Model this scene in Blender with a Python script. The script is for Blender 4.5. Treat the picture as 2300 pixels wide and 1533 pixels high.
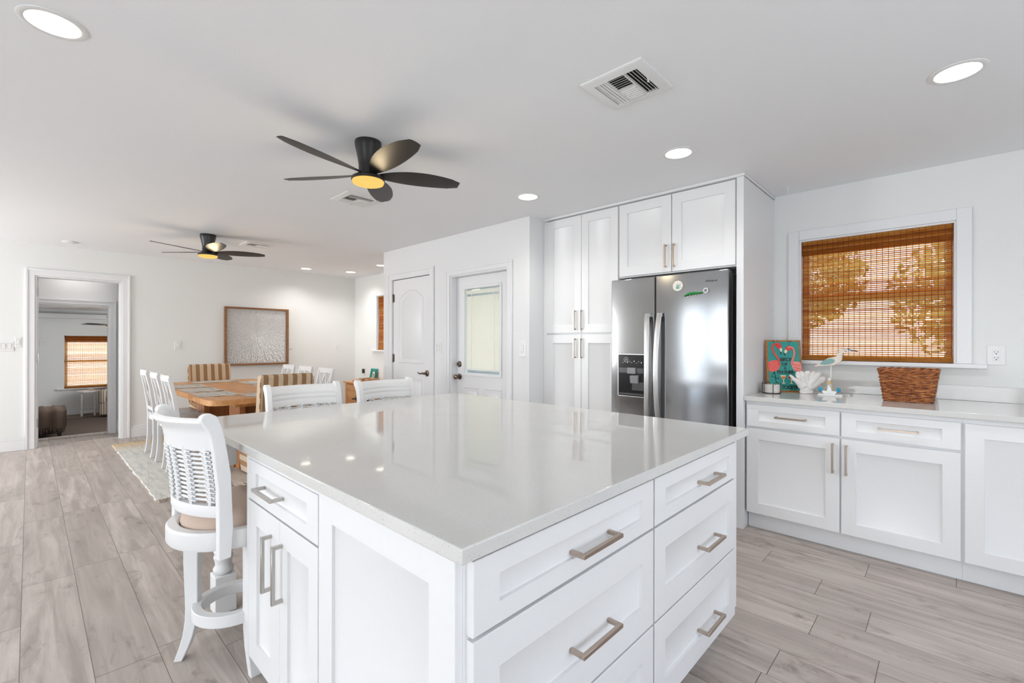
import bpy, bmesh, math, random
from mathutils import Vector, Matrix
random.seed(7)
PI = math.pi
for _o in list(bpy.data.objects): bpy.data.objects.remove(_o)
SC = bpy.context.scene
COL = SC.collection

# ------------------------------------------------------------------ camera
F_PX, CAM_Z, CEIL = 1033.3, 1.276, 2.44
_yaw, _roll = math.radians(46.37), 0.00184
_fw = Vector((math.sin(_yaw), math.cos(_yaw), 0)); _r0 = Vector((math.cos(_yaw), -math.sin(_yaw), 0)); _u0 = Vector((0, 0, 1))
_rt = _r0*math.cos(_roll) + _u0*math.sin(_roll); _up = _u0*math.cos(_roll) - _r0*math.sin(_roll)
cam_d = bpy.data.cameras.new('camera'); cam = bpy.data.objects.new('camera', cam_d); COL.objects.link(cam)
cam_d.sensor_width = 36; cam_d.lens = F_PX/2300*36; cam_d.shift_y = 2.0/2300; cam_d.clip_start = 0.05
M = Matrix((_rt, _up, -_fw)).transposed().to_4x4(); M.translation = Vector((0, 0, CAM_Z)); cam.matrix_world = M
SC.camera = cam

# ------------------------------------------------------------------ world, daylight, added fill lamps, exposure
W = bpy.data.worlds.new('world'); SC.world = W; W.use_nodes = True
_n = W.node_tree.nodes; _bg = _n['Background']
_tc = _n.new('ShaderNodeTexCoord'); _sx = _n.new('ShaderNodeSeparateXYZ'); _cr = _n.new('ShaderNodeValToRGB')
W.node_tree.links.new(_tc.outputs['Generated'], _sx.inputs[0]); W.node_tree.links.new(_sx.outputs['Z'], _cr.inputs[0])
_cr.color_ramp.elements[0].position = 0.0; _cr.color_ramp.elements[0].color = (0.80, 0.86, 0.93, 1)
_cr.color_ramp.elements[1].position = 0.6; _cr.color_ramp.elements[1].color = (0.50, 0.68, 0.95, 1)
W.node_tree.links.new(_cr.outputs[0], _bg.inputs['Color']); _bg.inputs['Strength'].default_value = 2.9
SC.view_settings.view_transform = 'Standard'; SC.view_settings.look = 'None'
SC.view_settings.gamma = 1.0; SC.view_settings.exposure = 0.69
try: SC.view_settings.use_curve_mapping = False
except Exception: pass
def area(name, loc, aim, sx, sy, power, color=(1, 1, 1), spread=PI):
    l = bpy.data.lights.new(name, 'AREA'); l.shape = 'RECTANGLE'; l.size = sx; l.size_y = sy; l.energy = power; l.color = color; l.spread = spread
    o = bpy.data.objects.new(name, l); COL.objects.link(o); o.location = loc
    o.rotation_euler = Vector(aim).to_track_quat('-Z', 'Y').to_euler(); return o
DAY = (0.985, 0.992, 1.0)
area('daylight_sliding_door', (-3.22, 3.38, 1.10), (1, 0, 0), .40, 1.85, 2.4, DAY)
area('daylight_sliding_door', (-3.22, 4.06, 1.10), (1, 0, 0), .36, 1.85, 2.2, DAY)
area('dining_fill', (-3.22, 6.70, 1.35), (1, 0, 0), 1.3, 1.4, 60, DAY)  # unseen lamp added to brighten the dining end
area('daylight_near_window', (-3.22, 0.4, 1.25), (1, 0, 0), 2.4, 1.7, 30, DAY)
area('south_fill', (1.0, -2.42, 1.35), (0, 1, 0), 2.2, 1.3, 7, DAY)  # unseen fill lamp added for the south-looking fronts
area('sunroom_fill', (2.6, 11.4, 1.0), (-1, 0, 0), 2.0, 1.2, 50, DAY)  # fill lamp added inside the sunroom, away from its window

# ------------------------------------------------------------------ mesh helpers
class MB:
    """collects shapes for ONE mesh"""
    def __init__(s, T=None): s.v = []; s.f = []; s.m = []; s.T = T
    def add(s, vs, fs, m=0):
        b = len(s.v); T = s.T
        s.v += [tuple(T(*p)) for p in vs] if T else [tuple(p) for p in vs]
        s.f += [tuple(i + b for i in f) for f in fs]; s.m += [m]*len(fs); return s
    def box(s, x0, x1, y0, y1, z0, z1, m=0):
        return s.add([(x0,y0,z0),(x1,y0,z0),(x1,y1,z0),(x0,y1,z0),(x0,y0,z1),(x1,y0,z1),(x1,y1,z1),(x0,y1,z1)],
                     [(0,3,2,1),(4,5,6,7),(0,1,5,4),(1,2,6,5),(2,3,7,6),(3,0,4,7)], m)
    def lathe(s, prof, c=(0,0,0), n=24, m=0, axis='z', cap=True, sy=1.0):
        vs = []; fs = []; k = len(prof)
        for i in range(n):
            a = 2*PI*i/n; ca, sa = math.cos(a), math.sin(a)*sy
            for r, h in prof:
                p = (r*ca, r*sa, h) if axis == 'z' else ((h, r*ca, r*sa) if axis == 'x' else (r*ca, h, r*sa))
                vs.append((p[0]+c[0], p[1]+c[1], p[2]+c[2]))
        for i in range(n):
            j = (i+1) % n
            for q in range(k-1): fs.append((i*k+q, j*k+q, j*k+q+1, i*k+q+1))
        if cap:
            if prof[0][0] > 1e-6: fs.append(tuple(i*k for i in range(n))[::-1])
            if prof[-1][0] > 1e-6: fs.append(tuple(i*k+k-1 for i in range(n)))
        return s.add(vs, fs, m)
    def ring(s, prof, c=(0,0,0), n=40, m=0, axis='z', a0=0, a1=None):
        """closed cross-section swept round an axis"""
        vs = []; fs = []; k = len(prof); full = a1 is None
        N = n if full else n+1
        for i in range(N):
            a = 2*PI*i/n if full else a0 + (a1-a0)*i/n
            for r, h in prof:
                p = (r*math.cos(a), r*math.sin(a), h) if axis == 'z' else ((h, r*math.cos(a), r*math.sin(a)) if axis == 'x' else (r*math.cos(a), h, r*math.sin(a)))
                vs.append((p[0]+c[0], p[1]+c[1], p[2]+c[2]))
        for i in range(n):
            j = (i+1) % N
            for q in range(k): fs.append((i*k+q, j*k+q, j*k+(q+1) % k, i*k+(q+1) % k))
        if not full: fs += [tuple(range(k)), tuple((N-1)*k+q for q in range(k))[::-1]]
        return s.add(vs, fs, m)
    def tube(s, pts, r, n=6, m=0, closed=False):
        pts = [Vector(p) for p in pts]; L = len(pts); rs = r if isinstance(r, (list, tuple)) else [r]*L
        vs = []; fs = []; up = None
        for i, p in enumerate(pts):
            if closed: t = pts[(i+1) % L] - pts[i-1]
            else: t = pts[min(i+1, L-1)] - pts[max(i-1, 0)]
            t = t.normalized() if t.length > 1e-9 else Vector((0,0,1))
            if up is None: up = Vector((0,0,1)) if abs(t.z) < .9 else Vector((1,0,0))
            a = t.cross(up)
            if a.length < 1e-6: a = t.orthogonal()
            a.normalize(); b = a.cross(t).normalized(); up = b
            for q in range(n):
                w = 2*PI*q/n; vs.append(p + a*math.cos(w)*rs[i] + b*math.sin(w)*rs[i])
        for i in range(L if closed else L-1):
            j = (i+1) % L
            for q in range(n): fs.append((i*n+q, i*n+(q+1) % n, j*n+(q+1) % n, j*n+q))
        if not closed: fs += [tuple(range(n))[::-1], tuple((L-1)*n+q for q in range(n))]
        return s.add(vs, fs, m)
    def prism(s, poly, h0, h1, axis='z', m=0):
        """2-D polygon extruded along an axis (x: poly is y,z; y: poly is x,z; z: poly is x,y)"""
        P = {'z': lambda a,b,h: (a,b,h), 'y': lambda a,b,h: (a,h,b), 'x': lambda a,b,h: (h,a,b)}[axis]
        n = len(poly); vs = [P(a,b,h0) for a,b in poly] + [P(a,b,h1) for a,b in poly]
        return s.add(vs, [tuple(range(n))[::-1], tuple(range(n, 2*n))] + [(i,(i+1) % n, n+(i+1) % n, n+i) for i in range(n)], m)
    def sweep(s, secs, m=0, caps=True):
        """list of same-length cross-sections (3-D points) joined"""
        k = len(secs[0]); vs = [p for sec in secs for p in sec]; fs = []
        for i in range(len(secs)-1):
            for q in range(k): fs.append((i*k+q, i*k+(q+1) % k, (i+1)*k+(q+1) % k, (i+1)*k+q))
        if caps: fs += [tuple(range(k))[::-1], tuple((len(secs)-1)*k+q for q in range(k))]
        return s.add(vs, fs, m)
    def build(s, name, mats, parent=None, bevel=0, seg=2, angle=35, fix=True, subsurf=0):
        me = bpy.data.meshes.new(name); me.from_pydata(s.v, [], s.f)
        mats = mats if isinstance(mats, (list, tuple)) else [mats]
        for mt in mats: me.materials.append(mt)
        me.polygons.foreach_set('material_index', s.m)
        if fix:
            bm = bmesh.new(); bm.from_mesh(me); bmesh.ops.recalc_face_normals(bm, faces=bm.faces); bm.to_mesh(me); bm.free()
        me.polygons.foreach_set('use_smooth', [True]*len(me.polygons)); me.set_sharp_from_angle(angle=math.radians(angle)); me.update()
        o = bpy.data.objects.new(name, me); COL.objects.link(o)
        if parent: o.parent = parent
        if bevel:
            b = o.modifiers.new('bevel', 'BEVEL'); b.width = bevel; b.segments = seg; b.limit_method = 'ANGLE'; b.angle_limit = math.radians(40)
        if subsurf:
            b = o.modifiers.new('sub', 'SUBSURF'); b.levels = subsurf; b.render_levels = subsurf
        return o
def thing(name, label, cat, loc=(0,0,0), rz=0, group=None):
    o = bpy.data.objects.new(name, None); COL.objects.link(o); o.empty_display_size = .1
    o.location = loc; o.rotation_euler = (0, 0, rz); o['label'] = label; o['category'] = cat
    if group: o['group'] = group
    return o
def tag(o, label, cat, group=None):
    o['label'] = label; o['category'] = cat
    if group: o['group'] = group
    return o
def struct(o): o['kind'] = 'structure'; return o
def dup(root, loc, rz, label, group=None):
    r = root.copy(); COL.objects.link(r); r.location = loc; r.rotation_euler = (0, 0, rz); r['label'] = label
    if group: r['group'] = group
    for ch in list(root.children):
        c = ch.copy(); COL.objects.link(c); c.parent = r
        for g in list(ch.children):
            d = g.copy(); COL.objects.link(d); d.parent = c
    return r
def text_mesh(name, body, size, mat, mtx, parent=None, depth=.001, align='CENTER', shear=0.0, space=1.0, off=0.0):
    cu = bpy.data.curves.new(name, 'FONT'); cu.body = body; cu.size = size; cu.extrude = depth; cu.align_x = align; cu.align_y = 'CENTER'
    cu.shear = shear; cu.space_character = space; cu.offset = off; cu.resolution_u = 4
    t = bpy.data.objects.new(name + '_c', cu); COL.objects.link(t)
    bpy.context.view_layer.update()
    me = bpy.data.meshes.new_from_object(t.evaluated_get(bpy.context.evaluated_depsgraph_get()))
    bpy.data.objects.remove(t); bpy.data.curves.remove(cu)
    me.transform(mtx); me.materials.clear(); me.materials.append(mat)
    o = bpy.data.objects.new(name, me); COL.objects.link(o)
    if parent: o.parent = parent
    return o

# ------------------------------------------------------------------ materials
def lin(c): return tuple((x/255/12.92 if x/255 <= .04045 else ((x/255+.055)/1.055)**2.4) for x in c) + (1,)
class NT:
    def __init__(s, name):
        s.mat = bpy.data.materials.new(name); s.mat.use_nodes = True; s.t = s.mat.node_tree; s.bsdf = s.t.nodes['Principled BSDF']; s.out = s.t.nodes['Material Output']
    def n(s, kind, ins=None, **at):
        nd = s.t.nodes.new('ShaderNode' + kind)
        for k, v in at.items(): setattr(nd, k, v)
        for k, v in (ins or {}).items(): s.set(nd.inputs[k], v)
        return nd
    def set(s, sock, v):
        if hasattr(v, 'is_output'): s.t.links.new(v, sock)
        elif hasattr(v, 'outputs'): s.t.links.new(v.outputs[0], sock)
        else: sock.default_value = v
    def m(s, op, a, b=0.0, c=0.0, clamp=False):
        nd = s.n('Math', operation=op, use_clamp=clamp); s.set(nd.inputs[0], a); s.set(nd.inputs[1], b); s.set(nd.inputs[2], c); return nd.outputs[0]
    def ramp(s, fac, stops):
        nd = s.n('ValToRGB'); s.set(nd.inputs[0], fac); e = nd.color_ramp.elements
        while len(e) < len(stops): e.new(.5)
        for q, (p, c) in zip(e, stops): q.position = p; q.color = c
        return nd.outputs[0]
    def mix(s, fac, a, b, blend='MIX'):
        nd = s.n('Mix', data_type='RGBA', blend_type=blend); s.set(nd.inputs[0], fac); s.set(nd.inputs[6], a); s.set(nd.inputs[7], b); return nd.outputs[2]
    def P(s, **kw):
        for k, v in kw.items(): s.set(s.bsdf.inputs[k.replace('_', ' ')], v)
        return s.mat
    def bump(s, h, dist=.001, strength=.5):
        b = s.n('Bump', {'Height': h, 'Distance': dist, 'Strength': strength}); s.set(s.bsdf.inputs['Normal'], b.outputs[0])
def simple(name, c, rough=.5, metal=0, noise=0, scale=60, bump=0, **kw):
    """procedural paint: slight colour and roughness mottling from a noise texture"""
    t = NT(name); tc = t.n('TexCoord'); nz = t.n('TexNoise', {'Vector': tc.outputs['Object'], 'Scale': scale, 'Detail': 3.0})
    c = lin(c) if max(c[:3]) > 1 else tuple(c[:3]) + (1,)
    k = noise or .015
    col = t.mix(nz.outputs[0], tuple(x*(1-k) for x in c[:3]) + (1,), tuple(min(1, x*(1+k)) for x in c[:3]) + (1,))
    if bump: t.bump(nz.outputs[0], bump)
    return t.P(Base_Color=col, Roughness=rough, Metallic=metal, **kw)
MAT = {}
MAT['wall'] = simple('wall_paint', (.845, .853, .835), .6, noise=.01, scale=90, bump=.0006)
MAT['wallw'] = simple('closet_paint', (.83, .83, .835), .55, noise=.01, scale=90, bump=.0006)
MAT['ceil'] = simple('ceiling_paint', (.925, .932, .945), .8, noise=.012, scale=120, bump=.0008)
MAT['trim'] = simple('trim_paint', (.85, .85, .86), .35)
MAT['cab'] = simple('cabinet_lacquer', (.845, .845, .85), .32)
MAT['white'] = simple('white_painted_wood', (.86, .86, .86), .35)
MAT['seatgrey'] = simple('grey_white_seat', (.62, .66, .70), .3)
MAT['plastic'] = simple('white_plastic', (.84, .84, .83), .3)
MAT['dark'] = simple('dark_gap', (.02, .02, .02), .6)
MAT['black'] = simple('satin_black', (.018, .016, .015), .32)
MAT['blade'] = simple('fan_blade_black', (.022, .019, .017), .42)
MAT['chrome'] = simple('hinge_steel', (.42, .42, .43), .35, 1)
MAT['bronze'] = simple('aged_bronze', (.20, .155, .12), .35, 1)
MAT['nickel'] = simple('brushed_nickel', (.50, .41, .345), .30, 1, noise=.05, scale=200)
MAT['nickelc'] = simple('brushed_nickel_cool', (.50, .48, .45), .33, 1, noise=.05, scale=200)
def steel_mat():
    t = NT('stainless_steel'); tc = t.n('TexCoord'); mp = t.n('Mapping', {'Vector': tc.outputs['Object'], 'Scale': (400, 400, 3)})
    nz = t.n('TexNoise', {'Vector': mp, 'Scale': 1.0, 'Detail': 2.0})
    col = t.ramp(nz.outputs[0], [(.3, (.335, .335, .34, 1)), (.7, (.355, .355, .36, 1))])
    return t.P(Base_Color=col, Metallic=1.0, Roughness=t.m('ADD', t.m('MULTIPLY', nz.outputs[0], .01), .125), Anisotropic=.5, Anisotropic_Rotation=0.25, Tangent=t.n('Tangent', direction_type='RADIAL', axis='Z'))
MAT['steel'] = steel_mat()
MAT['steelb'] = simple('bright_steel', (.56, .56, .56), .33, 1)
def quartz_mat():
    t = NT('white_quartz'); tc = t.n('TexCoord')
    vo = t.n('TexVoronoi', {'Vector': tc.outputs['Object'], 'Scale': 250.0}); sp = t.n('SeparateColor', {0: vo.outputs['Color']})
    spk = t.m('MULTIPLY', t.m('LESS_THAN', vo.outputs['Distance'], .27), t.m('GREATER_THAN', sp.outputs[0], .80))
    v2 = t.n('TexVoronoi', {'Vector': tc.outputs['Object'], 'Scale': 520.0}); s2 = t.n('SeparateColor', {0: v2.outputs['Color']})
    sp2 = t.m('MULTIPLY', t.m('LESS_THAN', v2.outputs['Distance'], .3), t.m('GREATER_THAN', s2.outputs[0], .6))
    nz = t.n('TexNoise', {'Vector': tc.outputs['Object'], 'Scale': 6.0, 'Detail': 4.0})
    base = t.mix(nz.outputs[0], (.66, .655, .635, 1), (.71, .705, .685, 1))
    gl = t.m('MULTIPLY', t.m('LESS_THAN', vo.outputs['Distance'], .2), t.m('LESS_THAN', sp.outputs[1], .06))
    c = t.mix(t.m('MULTIPLY', sp2, .35), base, (.36, .355, .34, 1)); c = t.mix(t.m('MULTIPLY', spk, t.m('ADD', .12, t.m('MULTIPLY', t.m('POWER', sp.outputs[2], 2.2), .75))), c, (.12, .118, .11, 1))
    c = t.mix(gl, c, (.92, .92, .9, 1))
    return t.P(Base_Color=c, Roughness=.045, IOR=1.55)
MAT['quartz'] = quartz_mat()
def floor_mat():
    t = NT('vinyl_planks'); tc = t.n('TexCoord'); s = t.n('SeparateXYZ', {0: tc.outputs['Object']})
    ux = t.m('DIVIDE', t.m('SUBTRACT', s.outputs[0], .172), .1985); col = t.m('FLOOR', ux); fx = t.m('FRACT', ux)
    wn = t.n('TexWhiteNoise', noise_dimensions='1D'); t.set(wn.inputs['W'], col)
    vy = t.m('ADD', t.m('DIVIDE', s.outputs[1], 1.22), t.m('MULTIPLY', wn.outputs[0], 7.0)); row = t.m('FLOOR', vy); fy = t.m('FRACT', vy)
    cv = t.n('CombineXYZ', {0: col, 1: row, 2: 0.0}); w2 = t.n('TexWhiteNoise', {'Vector': cv}, noise_dimensions='3D')
    sc = t.n('SeparateColor', {0: w2.outputs['Color']})
    gv = t.n('CombineXYZ', {0: t.m('MULTIPLY', s.outputs[0], 16.0), 1: t.m('MULTIPLY', s.outputs[1], 1.3), 2: t.m('MULTIPLY', sc.outputs[0], 40.0)})
    g = t.n('TexNoise', {'Vector': gv, 'Scale': 1.0, 'Detail': 6.0, 'Roughness': .62, 'Distortion': .6})
    fv = t.n('CombineXYZ', {0: t.m('MULTIPLY', s.outputs[0], 110.0), 1: t.m('MULTIPLY', s.outputs[1], 5.0), 2: t.m('MULTIPLY', sc.outputs[1], 40.0)})
    g2 = t.n('TexNoise', {'Vector': fv, 'Scale': 1.0, 'Detail': 3.0})
    kv = t.n('CombineXYZ', {0: t.m('MULTIPLY', s.outputs[0], 6.5), 1: t.m('MULTIPLY', s.outputs[1], 2.6), 2: t.m('MULTIPLY', sc.outputs[2], 50.0)})
    k = t.n('TexNoise', {'Vector': kv, 'Scale': 1.0, 'Detail': 5.0, 'Roughness': .7, 'Distortion': 1.4})
    a = t.mix(sc.outputs[0], lin((212, 201, 193)), lin((182, 171, 163)))
    a = t.mix(t.ramp(g.outputs[0], [(.36, (0,0,0,1)), (.66, (1,1,1,1))]), lin((158, 147, 139)), a)
    a = t.mix(t.m('MULTIPLY', g2.outputs[0], .22), a, lin((222, 210, 200)))
    a = t.mix(t.ramp(k.outputs[0], [(.555, (0,0,0,1)), (.72, (.75,.75,.75,1))]), a, lin((122, 110, 101)))
    gap = t.m('MAXIMUM', t.m('LESS_THAN', fx, .010), t.m('LESS_THAN', fy, .0022))
    a = t.mix(gap, a, lin((96, 84, 76)))
    t.bump(t.m('SUBTRACT', t.m('MULTIPLY', g2.outputs[0], .15), gap), .0012, .5)
    return t.P(Base_Color=a, Roughness=t.m('ADD', .34, t.m('MULTIPLY', g.outputs[0], .16)))
MAT['floor'] = floor_mat()
def wood_mat(name, c0, c1, axis=0, rough=.4, scale=1.0):
    t = NT(name); tc = t.n('TexCoord'); sc = [22.0*scale]*3; sc[axis] = 1.6*scale
    mp = t.n('Mapping', {'Vector': tc.outputs['Object'], 'Scale': tuple(sc)})
    nz = t.n('TexNoise', {'Vector': mp, 'Scale': 1.0, 'Detail': 5.0, 'Distortion': .5})
    return t.P(Base_Color=t.ramp(nz.outputs[0], [(.3, lin(c0)), (.72, lin(c1))]), Roughness=rough)
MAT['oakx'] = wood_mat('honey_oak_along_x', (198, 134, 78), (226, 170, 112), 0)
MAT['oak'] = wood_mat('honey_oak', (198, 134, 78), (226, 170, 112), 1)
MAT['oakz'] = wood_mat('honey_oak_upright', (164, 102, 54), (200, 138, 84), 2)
MAT['frame'] = wood_mat('picture_frame_wood', (126, 84, 50), (160, 112, 70), 0)
def stripe_mat(name, ca, cb, axis, pitch, off=0.0):
    t = NT(name); tc = t.n('TexCoord'); s = t.n('SeparateXYZ', {0: tc.outputs['Object']})
    f = t.m('FRACT', t.m('ADD', t.m('DIVIDE', s.outputs[axis], pitch), off)); st = t.m('LESS_THAN', f, .5)
    nz = t.n('TexNoise', {'Vector': tc.outputs['Object'], 'Scale': 240.0, 'Detail': 2.0}); t.bump(nz.outputs[0], .0015)
    c = t.mix(st, lin(ca), lin(cb)); c = t.mix(t.m('MULTIPLY', nz.outputs[0], .35), c, lin(tuple(x*.72 for x in ca)))
    return t.P(Base_Color=c, Roughness=.85)
MAT['strY'] = stripe_mat('striped_linen', (222, 196, 166), (156, 116, 74), 1, .086)
MAT['strZ'] = stripe_mat('striped_linen_sides', (222, 202, 178), (166, 122, 78), 2, .098, .3)
MAT['tick'] = stripe_mat('ticking_stripe', (196, 182, 166), (120, 106, 92), 0, .042)
def fabric(name, c, k=.25, scale=300): return simple(name, c, .9, noise=k, scale=scale, bump=.0015)
MAT['cushion'] = fabric('taupe_linen', (208, 186, 170), .12)
MAT['throw'] = fabric('brown_throw_wool', (104, 86, 74), .25, 160)
MAT['fringe'] = fabric('cream_fringe', (206, 190, 170), .15)
MAT['rugdark'] = fabric('dark_brown_rug', (72, 58, 48), .35, 60)
MAT['sofafloor'] = fabric('grey_brown_floor', (120, 108, 94), .2, 40)
def reed_mat(name, axis_len, cs, trans=.75, pitch=.0136):
    """bamboo reeds: each row its own tint; light passes through"""
    t = NT(name); tc = t.n('TexCoord'); s = t.n('SeparateXYZ', {0: tc.outputs['Object']})
    row = t.m('FLOOR', t.m('DIVIDE', s.outputs[2], pitch)); wn = t.n('TexWhiteNoise', noise_dimensions='1D'); t.set(wn.inputs['W'], row)
    v = t.n('CombineXYZ', {0: t.m('MULTIPLY', s.outputs[axis_len], 9.0), 1: t.m('MULTIPLY', row, 3.7), 2: 0.0}); nz = t.n('TexNoise', {'Vector': v, 'Scale': 1.0, 'Detail': 3.0})
    f = t.m('ADD', t.m('MULTIPLY', wn.outputs[0], .5), t.m('MULTIPLY', nz.outputs[0], .5))
    c = t.ramp(f, [(.25, lin(cs[0])), (.5, lin(cs[1])), (.75, lin(cs[2]))])
    d = t.n('BsdfDiffuse', {'Color': c}); tr = t.n('BsdfTranslucent', {'Color': c}); mx = t.n('MixShader', {0: trans, 1: d.outputs[0], 2: tr.outputs[0]})
    t.t.links.new(mx.outputs[0], t.out.inputs[0]); return t.mat
CS = [(214, 136, 60), (240, 176, 92), (252, 216, 140)]
MAT['reedY'] = reed_mat('bamboo_reed', 1, CS); MAT['reedX'] = reed_mat('bamboo_reed_sunroom', 0, [(228, 170, 100), (246, 206, 138), (253, 226, 176)])
MAT['valY'] = reed_mat('bamboo_valance', 1, [(150, 82, 30), (188, 112, 46), (214, 150, 76)], .35); MAT['valX'] = reed_mat('bamboo_valance_sunroom', 0, [(136, 66, 24), (170, 92, 38), (196, 124, 60)], .3)
MAT['thread'] = simple('blind_thread', (108, 48, 18), .8)
MAT['reedshade'] = simple('dark_reed', (92, 40, 14), .7)  # brown colour standing in for shadow lines between the reeds
def trans_mat(name, c, tr=.6):
    t = NT(name); tc = t.n('TexCoord'); nz = t.n('TexNoise', {'Vector': tc.outputs['Object'], 'Scale': 14.0}); cc = t.mix(nz.outputs[0], lin(tuple(x*.98 for x in c)), lin(c))
    d = t.n('BsdfDiffuse', {'Color': cc}); q = t.n('BsdfTranslucent', {'Color': cc}); mx = t.n('MixShader', {0: tr, 1: d.outputs[0], 2: q.outputs[0]}); t.t.links.new(mx.outputs[0], t.out.inputs[0]); return t.mat
MAT['slat'] = trans_mat('cream_blind_slat', (254, 250, 243), .62)
def glass_mat():
    t = NT('window_glass'); tc = t.n('TexCoord'); nz = t.n('TexNoise', {'Vector': tc.outputs['Object'], 'Scale': 2.0}); col = t.mix(nz.outputs[0], (.96, .98, .97, 1), (.98, .99, .985, 1))
    gl = t.n('BsdfGlossy', {'Roughness': 0.02}); tp = t.n('BsdfTransparent', {'Color': col}); fr = t.n('Fresnel', {'IOR': 1.45})
    mx = t.n('MixShader', {0: t.m('MULTIPLY', fr.outputs[0], .8), 1: tp.outputs[0], 2: gl.outputs[0]}); t.t.links.new(mx.outputs[0], t.out.inputs[0]); return t.mat
MAT['glass'] = glass_mat()
def emit(name, c, s):
    t = NT(name); tc = t.n('TexCoord'); nz = t.n('TexNoise', {'Vector': tc.outputs['Object'], 'Scale': 8.0})
    e = t.n('Emission', {'Color': t.mix(nz.outputs[0], lin(c), lin(tuple(x*.97 for x in c))), 'Strength': s}); t.t.links.new(e.outputs[0], t.out.inputs[0]); return t.mat
MAT['lamp'] = emit('downlight_lens', (255, 246, 232), 9.0)
MAT['fanlamp'] = emit('warm_fan_lens', (255, 203, 112), .72)

# ================================================================== the setting
EX, NY = 4.12, 7.90            # inner faces of the east and north walls
LIGHTS = [(.059, 2.381), (2.749, -.02), (2.749, 1.212), (2.749, 2.448), (3.028, 7.40), (3.682, 7.22), (3.688, 6.25), (.40, 8.24)]
struct(MB().box(-3.4, 4.3, -2.8, 8.62, -.06, 0).build('floor', MAT['floor']))
def ceiling_mesh(x0, x1, y0, y1, z, holes, r, name):
    bm = bmesh.new(); ed = []
    def loop(pts):
        vs = [bm.verts.new((x, y, z)) for x, y in pts]
        for i in range(len(vs)): ed.append(bm.edges.new((vs[i-1], vs[i])))
    loop([(x0, y0), (x1, y0), (x1, y1), (x0, y1)])
    for cx, cy in holes: loop([(cx + r*math.cos(2*PI*k/32), cy + r*math.sin(2*PI*k/32)) for k in range(32)])
    bmesh.ops.triangle_fill(bm, use_beauty=True, use_dissolve=False, edges=ed)
    for f in bm.faces:
        if f.normal.z > 0: f.normal_flip()
    me = bpy.data.meshes.new(name); bm.to_mesh(me); bm.free(); me.materials.append(MAT['ceil'])
    o = bpy.data.objects.new(name, me); COL.objects.link(o); return struct(o)
ceiling_mesh(-3.4, 4.3, -2.8, 8.62, CEIL, LIGHTS, .083, 'ceiling')
struct(MB().box(-3.4, 4.3, -2.8, 8.62, 2.62, 2.7).build('ceiling_light_block', MAT['ceil']))  # unseen slab added above the ceiling to block sky light
# north wall with the doorway, hall behind it and the wall of the sunroom
D1 = (.045, .845, 2.066)
struct(MB().box(-3.4, D1[0], NY, 8.02, 0, CEIL).box(D1[1], 4.3, NY, 8.02, 0, CEIL).box(D1[0], D1[1], NY, 8.02, D1[2], CEIL).build('wall_north', MAT['wall']))
struct(MB().box(-.62, -.5, 8.02, 8.46, 0, CEIL).box(1.5, 1.62, 8.02, 8.46, 0, CEIL).build('wall_hall', MAT['wallw']))
struct(MB().box(-3, -.12, 8.46, 8.58, -.42, CEIL).box(.775, 4.3, 8.46, 8.58, -.42, CEIL).box(-.12, .775, 8.46, 8.58, 1.775, CEIL).box(-.12, .775, 8.46, 8.58, -.42, -.065).build('wall_sunroom_south', MAT['wallw']))
# east wall: kitchen window, opening added to let sky light reach the glazed door, dining window
KW = (-.027, .85, 1.145, 2.067); DW = (6.2, 7.125, 1.145, 2.067)
def wallx(name, x0, x1, y0, y1, opens, mat, z0=0, z1=CEIL):
    b = MB(); y = y0
    for a, c, za, zb in opens:
        b.box(x0, x1, y, a, z0, z1)
        if za > z0: b.box(x0, x1, a, c, z0, za)
        if zb < z1: b.box(x0, x1, a, c, zb, z1)
        y = c
    b.box(x0, x1, y, y1, z0, z1); return struct(b.build(name, mat))
wallx('wall_east', EX, 4.27, -2.8, 8.02, [KW, (2.92, 4.2, 0, 2.3), DW], MAT['wall'])
wallx('wall_west', -3.4, -3.26, -2.8, 8.02, [(-.8, 1.6, .4, 2.1), (3.05, 4.35, .05, 2.1), (6.15, 7.55, .65, 2.05)], MAT['wall'])
struct(MB().box(-3.26, -.1, -2.8, -2.55, 0, CEIL).box(2.1, 4.12, -2.8, -2.55, 0, CEIL).box(-.1, 2.1, -2.8, -2.55, 0, .7).box(-.1, 2.1, -2.8, -2.55, 2.0, CEIL).build('wall_south', MAT['wall']))
# closet block with two doors
CX = 3.18
D2 = (4.335, 5.128, 2.058); D3 = (3.088, 3.968, 2.002)
wallx('wall_closet', CX, 3.30, 2.812, 5.34, [(D3[0], D3[1], 0, D3[2]), (D2[0], D2[1], 0, D2[2])], MAT['wallw'])
struct(MB().box(3.30, EX, 2.812, 2.92, 0, CEIL).box(3.30, EX, 5.24, 5.34, 0, CEIL).box(3.30, EX, 4.2, 4.28, 0, CEIL).build('wall_closet_return', MAT['wallw']))
def casing(b, T, u0, u1, z0, z1, w=.08, t=.018, sill=False):
    """door or window casing round an opening: u along the wall, d out of it; stepped profile"""
    def bx(a, c, za, zb):
        b.add(*_bx(T, a, c, 0, t*.75, za, zb))
    q = .0015
    for (a, c, za, zb) in ((u0-w+q, u0, z0, z1+w-q), (u1, u1+w-q, z0, z1+w-q), (u0, u1, z1, z1+w-q)):
        b.add(*_bx(T, a, c, .0004, t*.72, za, zb))
    e = .022
    for (a, c, za, zb) in ((u0-w, u0-w+e, z0, z1+w), (u1+w-e, u1+w, z0, z1+w), (u0-w+e, u1+w-e, z1+w-e, z1+w)):
        b.add(*_bx(T, a, c, .0004, t*1.15, za, zb))
    return b
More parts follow.
